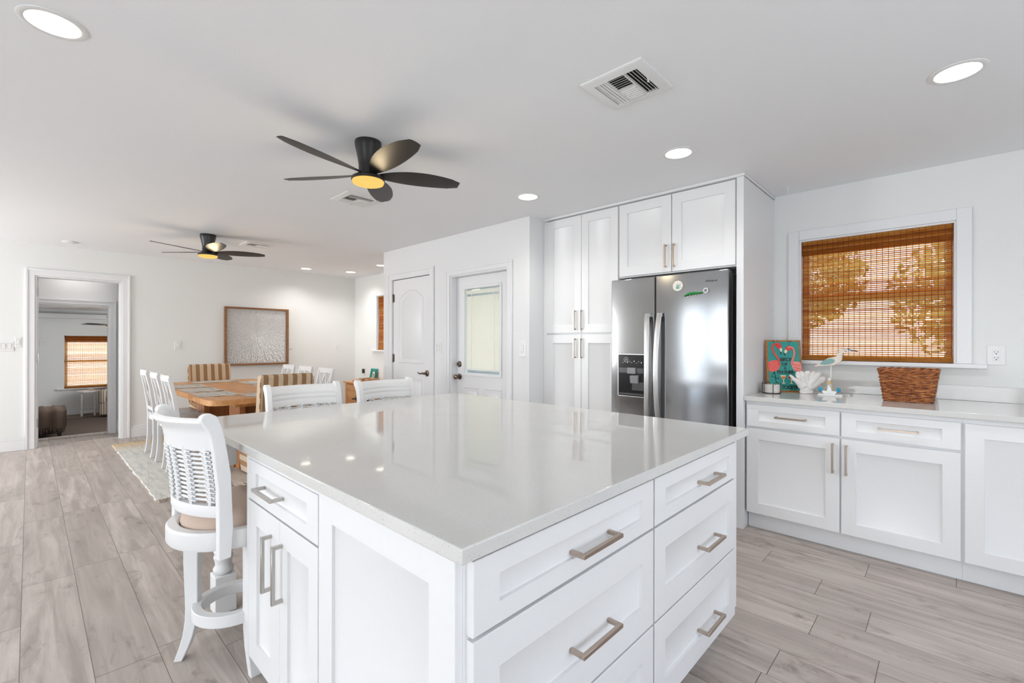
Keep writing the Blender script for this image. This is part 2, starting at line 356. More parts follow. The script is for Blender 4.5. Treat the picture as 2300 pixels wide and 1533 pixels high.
def _bx(T, u0, u1, d0, d1, z0, z1):
    p = [(u0,d0,z0),(u1,d0,z0),(u1,d1,z0),(u0,d1,z0),(u0,d0,z1),(u1,d0,z1),(u1,d1,z1),(u0,d1,z1)]
    return [T(*q) for q in p], [(0,3,2,1),(4,5,6,7),(0,1,5,4),(1,2,6,5),(2,3,7,6),(3,0,4,7)], 0
def faceW(x): return lambda u, d, z: (x - d, u, z)      # a front that looks west (-X): u runs along Y
def faceS(y): return lambda u, d, z: (u, y - d, z)      # a front that looks south (-Y): u runs along X
def T0(*p): return p
struct(casing(MB(), faceS(NY), *D1[:2], 0, D1[2]).build('trim_1', MAT['trim'], bevel=.003))
b = MB(); b.box(D1[0], D1[0]+.018, NY+.002, 8.04, 0, D1[2]).box(D1[1]-.018, D1[1], NY+.002, 8.04, 0, D1[2]).box(D1[0]+.018, D1[1]-.018, NY+.002, 8.04, D1[2]-.018, D1[2])
b.box(D1[0]+.018, D1[0]+.03, NY+.05, NY+.085, 0, D1[2]-.018).box(D1[1]-.03, D1[1]-.018, NY+.05, NY+.085, 0, D1[2]-.018)
jamb = struct(b.build('trim_2', MAT['trim'], bevel=.002))
for z in (1.87, 1.08, .30):
    h = MB(); x = D1[0]+.018; h.box(x, x+.004, NY+.008, NY+.045, z-.05, z+.05)
    h.lathe([(.006, z-.052), (.006, z+.052)], (x+.004, NY+.004, 0), 10); h.build('hinge', MAT['chrome'], jamb, bevel=.003)
struct(casing(MB(), faceS(8.46), -.12, .775, 0, 1.775, .065).build('trim_3', MAT['trim'], bevel=.003))
struct(MB().box(-.12, -.10, 8.462, 8.58, -.05, 1.775).box(.755, .775, 8.462, 8.58, -.05, 1.775).box(-.10, .755, 8.462, 8.58, 1.757, 1.775).build('trim_4', MAT['trim']))
struct(MB().prism([(8.435, 0), (8.60, 0), (8.60, .014), (8.45, .014), (8.435, .006)], -.1, .755, 'x').build('trim_5', MAT['floor']))
struct(MB().prism([(7.985, 0), (8.06, 0), (8.05, .009), (7.995, .009)], D1[0]+.02, D1[1]-.02, 'x').build('trim_6', MAT['oak'] if False else MAT['floor']))
def baseboard(name, T, u0, u1, h=.155):
    b = MB(); b.add(*_bx(T, u0, u1, .0, .014, 0, h*.78)); b.add(*_bx(T, u0, u1, .0, .009, h*.78, h)); return struct(b.build(name, MAT['trim'], bevel=.003))
baseboard('baseboard_north_west', faceS(NY), -3.26, D1[0]-.081)
baseboard('baseboard_north_east', faceS(NY), D1[1]+.081, EX)
baseboard('baseboard_east', faceW(EX), 5.34, NY)
baseboard('baseboard_closet', faceW(CX), 2.82, 3.0)
baseboard('baseboard_hall', faceS(8.46), .842, 1.5, .16)
# ---- doors in the closet block (parts under one structure object each)
def door_root(name): o = bpy.data.objects.new(name, None); COL.objects.link(o); o['kind'] = 'structure'; return o
def panel_relief(b, T, poly, out=.0, dep=.008, w=.022, inw=.03):
    """a raised-and-fielded moulding that follows a closed outline"""
    n = len(poly); cx = sum(p[0] for p in poly)/n; cz = sum(p[1] for p in poly)/n
    def inset(k):
        r = []
        for i in range(n):
            a, p, c = Vector(poly[i-1]), Vector(poly[i]), Vector(poly[(i+1) % n])
            e1 = (p-a).normalized(); e2 = (c-p).normalized(); n1 = Vector((-e1.y, e1.x)); n2 = Vector((-e2.y, e2.x))
            q = (n1+n2); q = q/max(.3, q.length_squared)*2; r.append(p + q*k)
        return r
    L = [(inset(0), 0), (inset(w*.35), .007), (inset(w), -dep), (inset(w+inw*.5), -dep), (inset(w+inw), .002)]
    vs = [T(p[0], d, p[1]) for ring, d in L for p in ring]; fs = []
    for k in range(len(L)-1):
        for i in range(n): fs.append((k*n+i, k*n+(i+1) % n, (k+1)*n+(i+1) % n, (k+1)*n+i))
    fs.append(tuple((len(L)-1)*n+i for i in range(n))); b.add(vs, fs, 0)
d2 = door_root('door_2')
T = faceW(CX); b = MB(); casing(b, T, D2[0], D2[1], 0, D2[2], .085); b.build('casing', MAT['trim'], d2, bevel=.003)
u0, u1, zt = D2[0]+.004, D2[1]-.004, D2[2]-.006
arch = lambda a, c, z0, z1, rise, n=14: [(a, z0), (c, z0), (c, z1)] + [(c+(a-c)*k/n, z1 + rise*math.sin(PI*k/n)**.8) for k in range(1, n)] + [(a, z1)]
TL = faceW(CX+.012)
b = MB(); b.add(*_bx(TL, u0, u1, -.035, 0, .008, zt))
panel_relief(b, TL, arch(4.475, 4.985, 1.02, 1.80, .115)); panel_relief(b, TL, [(4.475, .17), (4.985, .17), (4.985, .845), (4.475, .845)])
b.build('leaf', MAT['trim'], d2, fix=False)
MB().box(CX+.012, CX+.06, u0, u1, zt, D2[2]).build('top_gap', MAT['dark'], d2)
for z in (1.83, 1.075, .28):
    h = MB(); h.lathe([(.0, z-.056), (.006, z-.054), (.007, z-.048), (.007, z+.048), (.006, z+.054), (0, z+.056)], (CX+.006, D2[1]-.002, 0), 10); h.add(*_bx(TL, D2[1]-.03, D2[1]-.004, 0, .003, z-.048, z+.048)); h.build('hinge', MAT['bronze'], d2)
def lever(parent, T, u, z, way):
    h = MB(); s = 1
    pr = [(0.036, .0), (.036, .006), (.03, .011), (.014, .014), (.013, .05)]
    vs = []; n = 24
    for r, d in pr:
        for i in range(n): a = 2*PI*i/n; vs.append(T(u+r*math.cos(a), d, z+r*math.sin(a)))
    h.add(vs, [(k*n+i, k*n+(i+1) % n, (k+1)*n+(i+1) % n, (k+1)*n+i) for k in range(4) for i in range(n)] + [tuple(4*n+i for i in range(n))])
    h.tube([T(u - way*.006, .05, z), T(u+way*.02, .054, z+.002), T(u+way*.05, .052, z-.003), T(u+way*.085, .049, z-.006), T(u+way*.11, .047, z+.002), T(u+way*.122, .047, z+.009)], [.011, .011, .009, .008, .007, .005], 8)
    return h.build('lever_handle', MAT['bronze'], parent)
lever(d2, TL, 4.405, .914, 1)
MB().add(*_bx(TL, D2[0]+.002, D2[0]+.014, -.02, .001, .885, .945)).build('strike_plate', MAT['bronze'], d2)
d3 = door_root('door_3')
b = MB(); casing(b, T, D3[0], D3[1], 0, D3[2], .065); b.build('casing', MAT['trim'], d3, bevel=.003)
b = MB(); RX = .082
b.box(CX+.001, 3.30, D3[1]-.016, D3[1], 0, D3[2]).box(CX+.001, 3.30, D3[0], D3[0]+.016, 0, D3[2]).box(CX+.001, 3.30, D3[0]+.016, D3[1]-.016, D3[2]-.016, D3[2]); b.build('jamb', MAT['trim'], d3)
TD = faceW(CX+RX); gy0, gy1, gz0, gz1 = 3.278, 3.812, .948, 1.848
ly0, ly1, lz1 = D3[0]+.018, D3[1]-.018, D3[2]-.018
b = MB()
for a, c, za, zb in ((ly0, gy0, .012, lz1), (gy1, ly1, .012, lz1), (gy0, gy1, .012, gz0), (gy0, gy1, gz1, lz1)): b.add(*_bx(TD, a, c, -.042, 0, za, zb))
panel_relief(b, TD, [(3.24, .16), (3.50, .16), (3.50, .80), (3.24, .80)]); panel_relief(b, TD, [(3.58, .16), (3.84, .16), (3.84, .80), (3.58, .80)])
b.build('leaf', MAT['trim'], d3, fix=False)
b = MB(); w = .032
for a, c, za, zb in ((gy0-w, gy0, gz0-w, gz1+w), (gy1, gy1+w, gz0-w, gz1+w), (gy0, gy1, gz0-w, gz0), (gy0, gy1, gz1, gz1+w)): b.add(*_bx(TD, a, c, 0, .012, za, zb))
gf = b.build('glazing_frame', MAT['trim'], d3, bevel=.004)
b = MB()
for u, z in ((gy1+.016, 1.25), (gy1+.016, 1.0), (gy0-.016, 1.25), (gy0-.016, 1.6), (gy1+.016, 1.6), (3.545, gz0-.016), (3.70, gz0-.016)):
    x = CX+RX-.012; b.lathe([(.006, x-.002), (.004, x-.004), (0, x-.0045)], (0, u, z), 8, axis='x')
b.build('screw_plug', MAT['plastic'], gf)
MB().add(*_bx(TD, gy0, gy1, -.032, -.028, gz0, gz1)).build('pane', MAT['glass'], d3)
b = MB(); nsl = 58
for k in range(nsl):
    z = gz0+.052 + (gz1-.085-gz0-.052)*k/(nsl-1); b.prism([(CX+RX+.022, z+.007), (CX+RX+.0225, z+.0078), (CX+RX+.0115, z-.0058), (CX+RX+.011, z-.0064)], gy0+.008, gy1-.008, 'y')
mini = b.build('mini_blind', MAT['slat'], d3)
MB().box(CX+RX+.008, CX+RX+.026, gy0+.004, gy1-.004, gz1-.055, gz1-.014).box(CX+RX+.008, CX+RX+.025, gy0+.008, gy1-.008, gz0+.03, gz0+.044).build('head_rail', MAT['slat'], mini, bevel=.002)
b = MB()
for u in (gy0+.09, gy1-.09): b.box(CX+RX+.0085, CX+RX+.0098, u-.003, u+.003, gz0+.04, gz1-.04)
b.tube([(CX+RX+.006, gy0+.03, gz1-.05), (CX+RX+.006, gy0+.03, gz1-.15)], .003); b.build('ladder_tape', MAT['slat'], mini)
def knob(parent, T, u, z, r=.028, name='knob'):
    h = MB(); n = 22; pr = [(.033, 0), (.033, .006), (.014, .012), (.012, .03), (r*.75, .038), (r, .052), (r*.92, .066), (r*.55, .072), (0.001, .073)]
    vs = [T(u+q*math.cos(2*PI*i/n), d, z+q*math.sin(2*PI*i/n)) for q, d in pr for i in range(n)]
    h.add(vs, [(k*n+i, k*n+(i+1) % n, (k+1)*n+(i+1) % n, (k+1)*n+i) for k in range(len(pr)-1) for i in range(n)]); return h.build(name, MAT['bronze'], parent)
knob(d3, TD, 3.90, .90)
h = MB(); n = 22; pr = [(.034, 0), (.034, .006), (.027, .014), (.024, .02), (.001, .021)]
h.add([TD(3.905+q*math.cos(2*PI*i/n), d, 1.037+q*math.sin(2*PI*i/n)) for q, d in pr for i in range(n)], [(k*n+i, k*n+(i+1) % n, (k+1)*n+(i+1) % n, (k+1)*n+i) for k in range(4) for i in range(n)])
h.add(*_bx(TD, 3.902, 3.908, .02, .034, 1.025, 1.049)); h.build('deadbolt', MAT['bronze'], d3)
# ---- windows
def window(name, y0, y1, z0, z1, sill0, sill1, mat=None):
    r = door_root(name); b = MB(); casing(b, faceW(EX), y0, y1, z0, z1, .072, .016) if False else None
    Tw = faceW(EX); w = .072
    for a, c, za, zb in ((y0-w, y0, z0, z1+w), (y1, y1+w, z0, z1+w), (y0, y1, z1, z1+w)): b.add(*_bx(Tw, a, c, 0, .017, za, zb))
    b.build('casing', MAT['trim'], r, bevel=.003)
    MB().box(EX-.05, EX+.11, sill0, sill1, z0-.028, z0).build('sill_board', MAT['trim'], r, bevel=.004)
    b = MB(); b.box(EX, EX+.13, y0-.0, y0+.012, z0, z1).box(EX, EX+.13, y1-.012, y1, z0, z1).box(EX, EX+.13, y0+.012, y1-.012, z1-.012, z1); b.build('reveal_lining', MAT['trim'], r)
    zm = (z0+z1)/2+.01; x0, x1 = EX+.085, EX+.125; b = MB()
    b.box(x0, x1, y0+.012, y0+.05, z0, z1-.012).box(x0, x1, y1-.05, y1-.012, z0, z1-.012).box(x0, x1, y0+.05, y1-.05, z0, z0+.04).box(x0, x1, y0+.05, y1-.05, z1-.05, z1-.012).box(x0, x1, y0+.05, y1-.05, zm-.028, zm+.028)
    b.build('sash', MAT['trim'], r); MB().box(EX+.103, EX+.107, y0+.05, y1-.05, z0+.04, z1-.05).build('pane', MAT['glass'], r)
    return r
window('window_1', *KW, -.165, 1.02); window('window_2', *DW, 6.06, 7.26)
def west_window(name, y0, y1, z0, z1, parts):
    r = door_root(name); b = MB(); x0, x1 = -3.38, -3.30
    b.box(x0, x1, y0, y1, z0, z0+.05).box(x0, x1, y0, y1, z1-.05, z1)
    for k in range(parts+1): y = y0 + (y1-y0-.06)*k/parts; b.box(x0, x1, y, y+.06, z0+.05, z1-.05)
    b.build('sash', MAT['trim'], r); MB().box(-3.345, -3.34, y0+.05, y1-.05, z0+.05, z1-.05).build('pane', MAT['glass'], r)
    b = MB(); Te = lambda u, d, z: (-3.26+d, u, z); casing(b, Te, y0, y1, z0, z1, .07); b.build('casing', MAT['trim'], r)
west_window('window_3', -.8, 1.6, .4, 2.1, 3); west_window('window_4', 3.05, 4.35, .05, 2.1, 2); west_window('fill_window', 6.15, 7.55, .65, 2.05, 2)  # the last one is unseen, added to light the dining end
# ---- sunroom beyond the hall, two steps down
struct(MB().box(-3.2, 4.6, 8.58, 14.75, -.46, -.40).build('floor_sunroom', MAT['sofafloor']))
SY = 14.6
b = MB(); wx0, wx1, wz0, wz1 = .55, 2.05, .205, 1.412
b.box(-3.2, wx0, SY, 14.75, -.4, 2.1).box(wx1, 4.6, SY, 14.75, -.4, 2.1).box(wx0, wx1, SY, 14.75, -.4, wz0).box(wx0, wx1, SY, 14.75, wz1, 2.1)
struct(b.build('wall_sunroom_north', MAT['wall']))
struct(MB().box(-3.3, -3.2, 8.58, 14.75, -.4, 2.1).build('wall_sunroom_west', MAT['wall']))
struct(MB().box(4.5, 4.6, 8.58, 14.75, -.4, 2.1).build('wall_sunroom_east', MAT['wall']))
struct(MB().box(-3.2, 4.6, 8.58, 14.75, 2.0, 2.1).build('ceiling_sunroom', MAT['ceil']))
struct(MB().box(-3.2, 4.5, 14.42, SY, 1.80, 1.905).build('trim_7', MAT['wall'], bevel=.01))
baseboard('baseboard_sunroom', faceS(SY), -3.2, 4.5, .14).location.z = -.4
r = door_root('window_6'); b = MB()
for a, c, za, zb in ((wx0, wx0+.05, wz0, wz1), (wx1-.05, wx1, wz0, wz1), (wx0, wx1, wz0, wz0+.05), (wx0, wx1, wz1-.05, wz1), (wx0, wx1, .80, .85)): b.box(a, c, 14.68, 14.72, za, zb)
b.build('sash', MAT['trim'], r); MB().box(wx0, wx1, 14.698, 14.702, wz0, wz1).build('pane', MAT['glass'], r)
MB().box(wx0-.13, wx1+.13, 14.55, 14.7, wz0-.03, wz0).build('sill_board', MAT['trim'], r, bevel=.004)
# ---- ground and greenery outside the kitchen windows
struct(MB().box(4.3, 40, -25, 30, -.3, -.25).build('ground_outside', simple('lawn', (.16, .22, .08), .9, noise=.4, scale=3)))
struct(MB().box(-25, -3.45, -25, 40, -.3, -.25).build('ground_patio', simple('patio', (.45, .43, .40), .9, noise=.1, scale=2)))
LEAF = simple('foliage', (.62, .54, .22), .7, noise=.5, scale=2); BARK = simple('bark', (.20, .15, .11), .9, noise=.3, scale=9)
def tree(loc, r, h, seed, label):
    rnd = random.Random(seed); t = thing('garden_tree', label, 'tree', loc, 0, 'garden trees outside the windows'); b = MB()
    for k in range(2600):
        u = rnd.uniform(-1, 1); a = rnd.uniform(0, 2*PI); q = r*rnd.uniform(.35, 1)**.5; s = math.sqrt(1-u*u)
        c = Vector((q*s*math.cos(a), q*s*math.sin(a), h + q*u*.8)); e1 = Vector((rnd.uniform(-1,1), rnd.uniform(-1,1), rnd.uniform(-1,1))).normalized()*.07; e2 = e1.orthogonal().normalized()*.035
        b.add([c-e1, c+e2, c+e1, c-e2], [(0, 1, 2, 3)])
    b.build('crown', LEAF, t, fix=False); MB().tube([(0, 0, -.3), (.05, 0, h*.5), (0, .03, h)], [.12, .09, .05], 8).build('trunk', BARK, t)
tree((8.2, -.6, 0), 1.25, 1.9, 1, 'leafy tree seen through the kitchen window blind'); tree((8.8, 1.9, 0), 1.0, 2.3, 2, 'smaller garden tree beside the leafy one outside the kitchen window')

# ================================================================== kitchen joinery
def shaker(b, T, u0, u1, z0, z1, rail=.072, stile=.072, t=.02, rec=.0105):
    """one shaker front: flat frame, bevelled step, recessed panel; t proud of the carcass"""
    e = .003; a0, a1, c0, c1 = u0+stile, u1-stile, z0+rail, z1-rail; s = .0045
    R = [((u0, u1, z0, z1), 0), ((u0, u1, z0, z1), t-.0015), ((u0+.0015, u1-.0015, z0+.0015, z1-.0015), t), ((a0, a1, c0, c1), t), ((a0+.001, a1-.001, c0+.001, c1-.001), t-rec*.8), ((a0+s, a1-s, c0+s, c1-s), t-rec)]
    vs = []; fs = []
    for (p, q, r, w), d in R: vs += [T(p, d, r), T(q, d, r), T(q, d, w), T(p, d, w)]
    for k in range(len(R)-1):
        for i in range(4): fs.append((k*4+i, k*4+(i+1) % 4, k*4+4+(i+1) % 4, k*4+4+i))
    k = (len(R)-1)*4; fs += [(k, k+1, k+2, k+3), (3, 2, 1, 0)]; b.add(vs, fs); return b
def pull(parent, T, u, z, L, vert, d0=.02, mat=None, w=.011):
    """square bar pull on two feet"""
    b = MB(); h = L/2; o = d0+.034
    if vert:
        b.add(*_bx(T, u-w/2, u+w/2, o-w, o, z-h, z+h))
        for q in (z-h, z+h-w): b.add(*_bx(T, u-w/2, u+w/2, d0-.0085, o-w, q, q+w))
    else:
        b.add(*_bx(T, u-h, u+h, o-w, o, z-w/2, z+w/2))
        for q in (u-h, u+h-w): b.add(*_bx(T, q, q+w, d0-.0085, o-w, z-w/2, z+w/2))
    return b.build('bar_pull', mat or MAT['nickel'], parent, bevel=.0008, seg=1)
def front(name, parent, T, u0, u1, z0, z1, rail, stile=.072):
    return shaker(MB(), T, u0, u1, z0, z1, rail, stile).build(name, MAT['cab'], parent)
# ---- island -------------------------------------------------------------
S = 1.06                                            # island distances were read at slab height; all scaled about the lens
iz = lambda z: CAM_Z - (CAM_Z - z)*S
IX0, IX1, IY0, IY1, IZT = .551, 2.222, .653, 2.722, .8935
IZB = IZT - .032
tag(MB().box(IX0, IX1, IY0, IY1, IZB, IZT).build('island_countertop', MAT['quartz'], bevel=.003), 'large speckled white quartz slab lying on the kitchen island', 'countertop')
BX, BY, BYB = .5585, .682, 1.892                     # carcass faces
TK = .118
cab_end = thing('island_cabinet', 'narrow white island cabinet with one drawer over two doors beside the bar stool', 'cabinet', (0, 0, 0), 0, 'island base cabinets')
TW = faceW(BX+.02)
MB().box(BX+.02, 1.05, 1.278, BYB, TK, IZB-.001).box(BX+.085, 1.05, 1.278, BYB-.012, 0, TK).box(BX, BX+.02, 1.874, BYB, TK, IZB-.001).box(BX+.0, BX+.02, 1.278, 1.874, .848, IZB-.001).box(BX+.085, BX+.125, 1.80, 1.84, 0, TK).build('carcass', MAT['cab'], cab_end, bevel=.001, seg=1)
f = front('drawer', cab_end, TW, 1.284, 1.872, iz(.7355), .846, .040, .075)
pull(f, TW, 1.648, iz(.797), .176, False, mat=MAT['nickelc'])
f = front('door', cab_end, TW, 1.284, 1.5655, iz(.188), iz(.7285), .075, .062); pull(f, TW, 1.6405-.0, iz(.5795), .185, True, mat=MAT['nickelc']) if False else pull(f, TW, 1.545, iz(.5795), .185, True, mat=MAT['nickelc'])
f2 = front('door', cab_end, TW, 1.5685, 1.872, iz(.188), iz(.7285), .075, .085); pull(f2, TW, 1.6405, iz(.5825), .185, True, mat=MAT['nickelc'])
f.data.polygons.foreach_get
endp = thing('island_end_panel', 'plain white shaker panel closing the near end of the island', 'cabinet panel')
b = MB(); shaker(b, TW, BY-.0, 1.278, TK-.0, IZB-.001, .072, .082, .02, .011)
b.build('panel', MAT['cab'], endp)
TS = faceS(BY)
def drawer_base(name, label, x0, x1, u0, u1, hL, hx, rail=.042):
    t = thing(name, label, 'cabinet', (0, 0, 0), 0, 'island base cabinets')
    MB().box(x0, x1, BY, 1.277, TK, IZB-.001).box(x0, x1, BY+.09, 1.27, 0, TK).build('carcass', MAT['cab'], t)
    for (a, c, rl, hz) in ((iz(.7385), .854, .045, iz(.793)), (iz(.4585), iz(.7305), .078, iz(.567)), (iz(.187), iz(.4515), .078, iz(.279))):
        f = front('drawer', t, TS, u0, u1, a, c, rl, .072); pull(f, TS, hx, hz, hL, False)
    return t
drawer_base('drawer_cabinet', 'wider white three-drawer island cabinet at the near corner of the slab', BX+.0205, 1.333, .588, 1.3285, .18, 1.00)
drawer_base('drawer_cabinet', 'narrower white three-drawer island cabinet nearest the refrigerator wall', 1.3335, 2.15, 1.3395, 2.072, .172, 1.78)
def turned_leg(name, label, x, y):
    t = thing(name, label, 'table leg', (x, y, 0)); w = .045
    MB().box(-w, w, -w, w, 0, .175).build('foot_block', MAT['white'], t, bevel=.003)
    MB().box(-w, w, -w, w, .69, IZB-.001).build('top_block', MAT['white'], t, bevel=.003)
    MB().lathe([(.03, .173), (.042, .19), (.044, .20), (.034, .215), (.036, .235), (.041, .25), (.041, .258), (.036, .268), (.041, .278), (.041, .288), (.03, .30), (.026, .33), (.034, .42), (.042, .50), (.040, .58), (.03, .625), (.029, .64), (.041, .655), (.041, .668), (.032, .68), (.034, .692)], n=28).build('turned_shaft', MAT['white'], t, angle=60)
turned_leg('turned_post', 'white turned wooden post on square foot under the island overhang', .642, 2.515)
# ---- window wall base cabinets -----------------------------------------
TC = faceW(3.42)
def base_box(t, y0, y1):
    MB().box(3.42, EX-.002, y0, y1, .12, .8805).box(3.475, EX-.002, y0, y1, 0, .12).build('carcass', MAT['cab'], t)
t = thing('base_cabinet', 'white base cabinet with two drawers over two doors below the kitchen window', 'cabinet', (0, 0, 0), 0, 'window wall base cabinets'); base_box(t, -.0475, 1.022)
f = front('drawer', t, TC, .4875, 1.012, .709, .858, .041); pull(f, TC, .749, .785, .176, False)
f = front('drawer', t, TC, -.0405, .4795, .708, .855, .041); pull(f, TC, .217, .780, .176, False)
f = front('door', t, TC, .4875, 1.012, .121, .694, .072); pull(f, TC, .521, .574, .18, True)
f = front('door', t, TC, -.0405, .4795, .121, .694, .072); pull(f, TC, .454, .570, .18, True)
t = thing('base_cabinet', 'white base cabinet with one tall door at the cut-off end of the window counter', 'cabinet', (0, 0, 0), 0, 'window wall base cabinets'); base_box(t, -1.30, -.048)
f = front('door', t, TC, -.62, -.0555, .121, .853, .072); front('door', t, TC, -1.26, -.626, .121, .853, .072)
tag(MB().box(3.374, EX-.001, -1.30, 1.0235, .8815, .9125).build('window_countertop', MAT['quartz'], bevel=.003), 'white quartz worktop along the window wall under the basket and figurines', 'countertop')
tag(MB().box(EX-.022, EX-.001, -1.30, 1.0235, .9127, 1.006).build('quartz_backsplash', MAT['quartz'], bevel=.002), 'low white quartz upstand along the wall below the kitchen window sill', 'backsplash')
# ---- pantry and refrigerator surround -----------------------------------
TP = faceW(3.405)
t = thing('pantry_cabinet', 'tall white pantry cupboard with four shaker doors left of the refrigerator', 'cabinet')
MB().box(3.405, EX-.002, 2.0065, 2.81, .0, 2.42).box(3.39, 3.405, 2.77, 2.81, 0, 2.42).build('carcass', MAT['cab'], t)
for u0, u1, hu in ((2.379, 2.767, 2.4395), (2.0095, 2.3755, 2.370)):
    f = front('door', t, TP, u0, u1, 1.362, 2.412, .075); pull(f, TP, hu, 1.476, .173, True)
    f = front('door', t, TP, u0, u1, .12, 1.347, .075); pull(f, TP, hu, 1.225, .173, True)
t = thing('fridge_surround_cabinet', 'white cabinet with two doors above the refrigerator and a tall side panel', 'cabinet')
MB().box(3.405, EX-.002, 1.0735, 2.006, 1.81, 2.42).build('carcass', MAT['cab'], t)
MB().box(3.375, EX-.001, 1.0265, 1.073, 0, 2.42).build('side_panel', MAT['cab'], t, bevel=.001, seg=1)
f = front('door', t, TP, 1.5475, 1.9955, 1.82, 2.412, .078, .074); pull(f, TP, 1.588, 1.942, .173, True)
f = front('door', t, TP, 1.0835, 1.5415, 1.82, 2.412, .078, .074); pull(f, TP, 1.521, 1.940, .173, True)
mold = thing('cabinet_scribe_moulding', 'thin white moulding where the tall cabinets meet the ceiling', 'moulding')
MB().box(3.366, 3.405, 1.018, 2.815, 2.4205, 2.4395).box(3.405, EX-.001, 1.018, 1.026, 2.4205, 2.4395).build('strip', MAT['cab'], mold, bevel=.003)
# ---- refrigerator ---------------------------------------------------------
FX = 3.30; fr = thing('refrigerator', 'stainless steel side-by-side refrigerator with ice dispenser in the white surround', 'refrigerator')
MB().box(3.385, 4.06, 1.105, 1.985, .03, 1.765).build('body', simple('graphite_side', (.16, .16, .165), .4, .6), fr, bevel=.004)
MB().box(3.372, 3.385, 1.112, 1.998, .05, 1.755).build('gasket', MAT['dark'], fr)
def fdoor(y0, y1, name):
    return MB().box(FX, 3.372, y0, y1, .06, 1.783).build(name, MAT['steel'], fr, bevel=.006, seg=3)
dl = fdoor(1.640, 2.017, 'freezer_door'); dr = fdoor(1.100, 1.630, 'fridge_door')
MB().box(3.31, 3.372, 1.63, 1.64, .06, 1.775).build('door_gap', MAT['dark'], fr)
MB().box(3.34, 3.40, 1.11, 2.0, 0, .055).build('kick_grille', MAT['black'], fr)
def fhandle(parent, y, side):
    secs = []
    for k in range(25):
        q = k/24; z = .62 + .88*q; bow = math.sin(PI*q)**.6; c = y + side*(.006 - .014*math.sin(PI*q)); x = FX - .022 - .04*bow
        secs.append([(x-.009, c-.019, z), (x-.013, c, z), (x-.009, c+.019, z), (x+.006, c+.016, z), (x+.006, c-.016, z)])
    b = MB(); b.sweep(secs)
    for z in (.63, 1.485): b.box(FX-.028, FX+.001, y-.015, y+.015, z-.012, z+.012)
    b.build('handle', MAT['steelb'], parent, bevel=.002)
fhandle(dl, 1.680, 1); fhandle(dr, 1.592, -1)
TF = faceW(FX); dz0, dz1, dy0, dy1 = .853, 1.180, 1.722, 1.948
dp = MB().add(*_bx(TF, dy0, dy1, 0, .004, dz0, dz1)).build('dispenser', simple('dispenser_black', (.015, .015, .016), .12), dl, bevel=.012, seg=4)
b = MB()
for a, c, za, zb in ((dy0-.006, dy0, dz0, dz1), (dy1, dy1+.006, dz0, dz1), (dy0, dy1, dz0-.006, dz0), (dy0, dy1, dz1, dz1+.006)): b.add(*_bx(TF, a, c, 0, .0055, za, zb))
# the dispenser's pieces hang on the door as parts beside its panel
b.build('dispenser_bezel', MAT['steelb'], dl)
b = MB(); b.add(*_bx(TF, dy0+.006, dy1-.006, .004, .006, 1.035, 1.075)); b.add(*_bx(TF, dy0+.006, dy1-.006, .004, .0065, dz0+.008, dz0+.022)); b.add(*_bx(TF, dy0+.006, dy0+.105, .004, .0055, .90, .965)); b.build('dispenser_shelf', simple('smoked_plastic', (.10, .10, .105), .2), dl)
b = MB(); b.add(*_bx(TF, 1.79, 1.862, .004, .022, 1.03, 1.078)); b.prism([(FX-.004, 1.02), (FX-.03, 1.012), (FX-.022, .955), (FX-.004, .952)], 1.765, 1.835, 'y'); b.build('dispenser_paddle', simple('clear_grey_plastic', (.30, .30, .31), .15), dl, bevel=.003)
b = MB(); rnd = random.Random(3)
for k in range(9):
    u, z = 1.745 + .02*k + rnd.uniform(-.004, .004), 1.118 + (.006 if k % 2 else -.004); b.add(*_bx(TF, u, u+.008, .004, .0046, z, z+.004 + .006*(k % 3 == 0)))
b.tube([(FX-.0046, 1.88+.02*math.cos(a), 1.14+.02*math.sin(a)) for a in [k*2*PI/20 for k in range(20)]], .0012, 4, closed=True)
for a in (0.4, 1.5, 2.6): b.tube([(FX-.0046, 1.88-.015*math.cos(a), 1.14-.015*math.sin(a)), (FX-.0046, 1.88+.015*math.cos(a), 1.14+.015*math.sin(a))], .0012, 4)
b.build('dispenser_icons', simple('icon_grey', (.55, .55, .55), .4), dl)
MTX = lambda x, y, z, s=1: Matrix(((0, 0, -1, x), (-1, 0, 0, y), (0, 1, 0, z), (0, 0, 0, 1)))      # text upright on a west-looking face
text_mesh('lettering', 'Whirlpool', .0195, MAT['black'], MTX(FX-.001, 1.216, 1.711), dr, depth=.0006, shear=.1)
# magnets
ml = simple('magnet_cream', (.80, .76, .68), .35); teal = simple('paint_teal', lin((34, 148, 140))[:3], .45, noise=.12, scale=30); green = simple('gloss_green', lin((44, 132, 62))[:3], .3, noise=.3, scale=90); lime = simple('lime', lin((150, 180, 60))[:3], .35)
mg = thing('round_magnet', 'round cream fridge magnet with a small palm picture on the refrigerator door', 'fridge magnet')
MB().lathe([(.036, FX-.0005), (.0385, FX-.003), (.037, FX-.006), (0.001, FX-.0065)], (0, 1.456, 1.694), 32, axis='x', cap=False).build('disc', ml, mg)
b = MB(); Tm = faceW(FX-.0064)
b.add([Tm(1.456+u, .0006, 1.694+z) for u, z in ((-.012, -.024), (.014, -.022), (.012, -.008), (.004, .004), (-.002, -.002), (-.01, .0), (-.016, -.012))], [(0,1,2,3,4,5,6)])
for a in range(6): b.add([Tm(1.456+.0+.012*math.cos(a)*q - .004*math.sin(a)*w, .0008, 1.698+.012*math.sin(a)*q + .004*math.cos(a)*w) for q, w in ((0, 0), (.7, .6), (1.3, 0), (.7, -.6))], [(0,1,2,3)])
b.build('painted_palm', simple('sea_green_print', lin((120, 170, 160))[:3], .4), mg, fix=False)
b = MB()
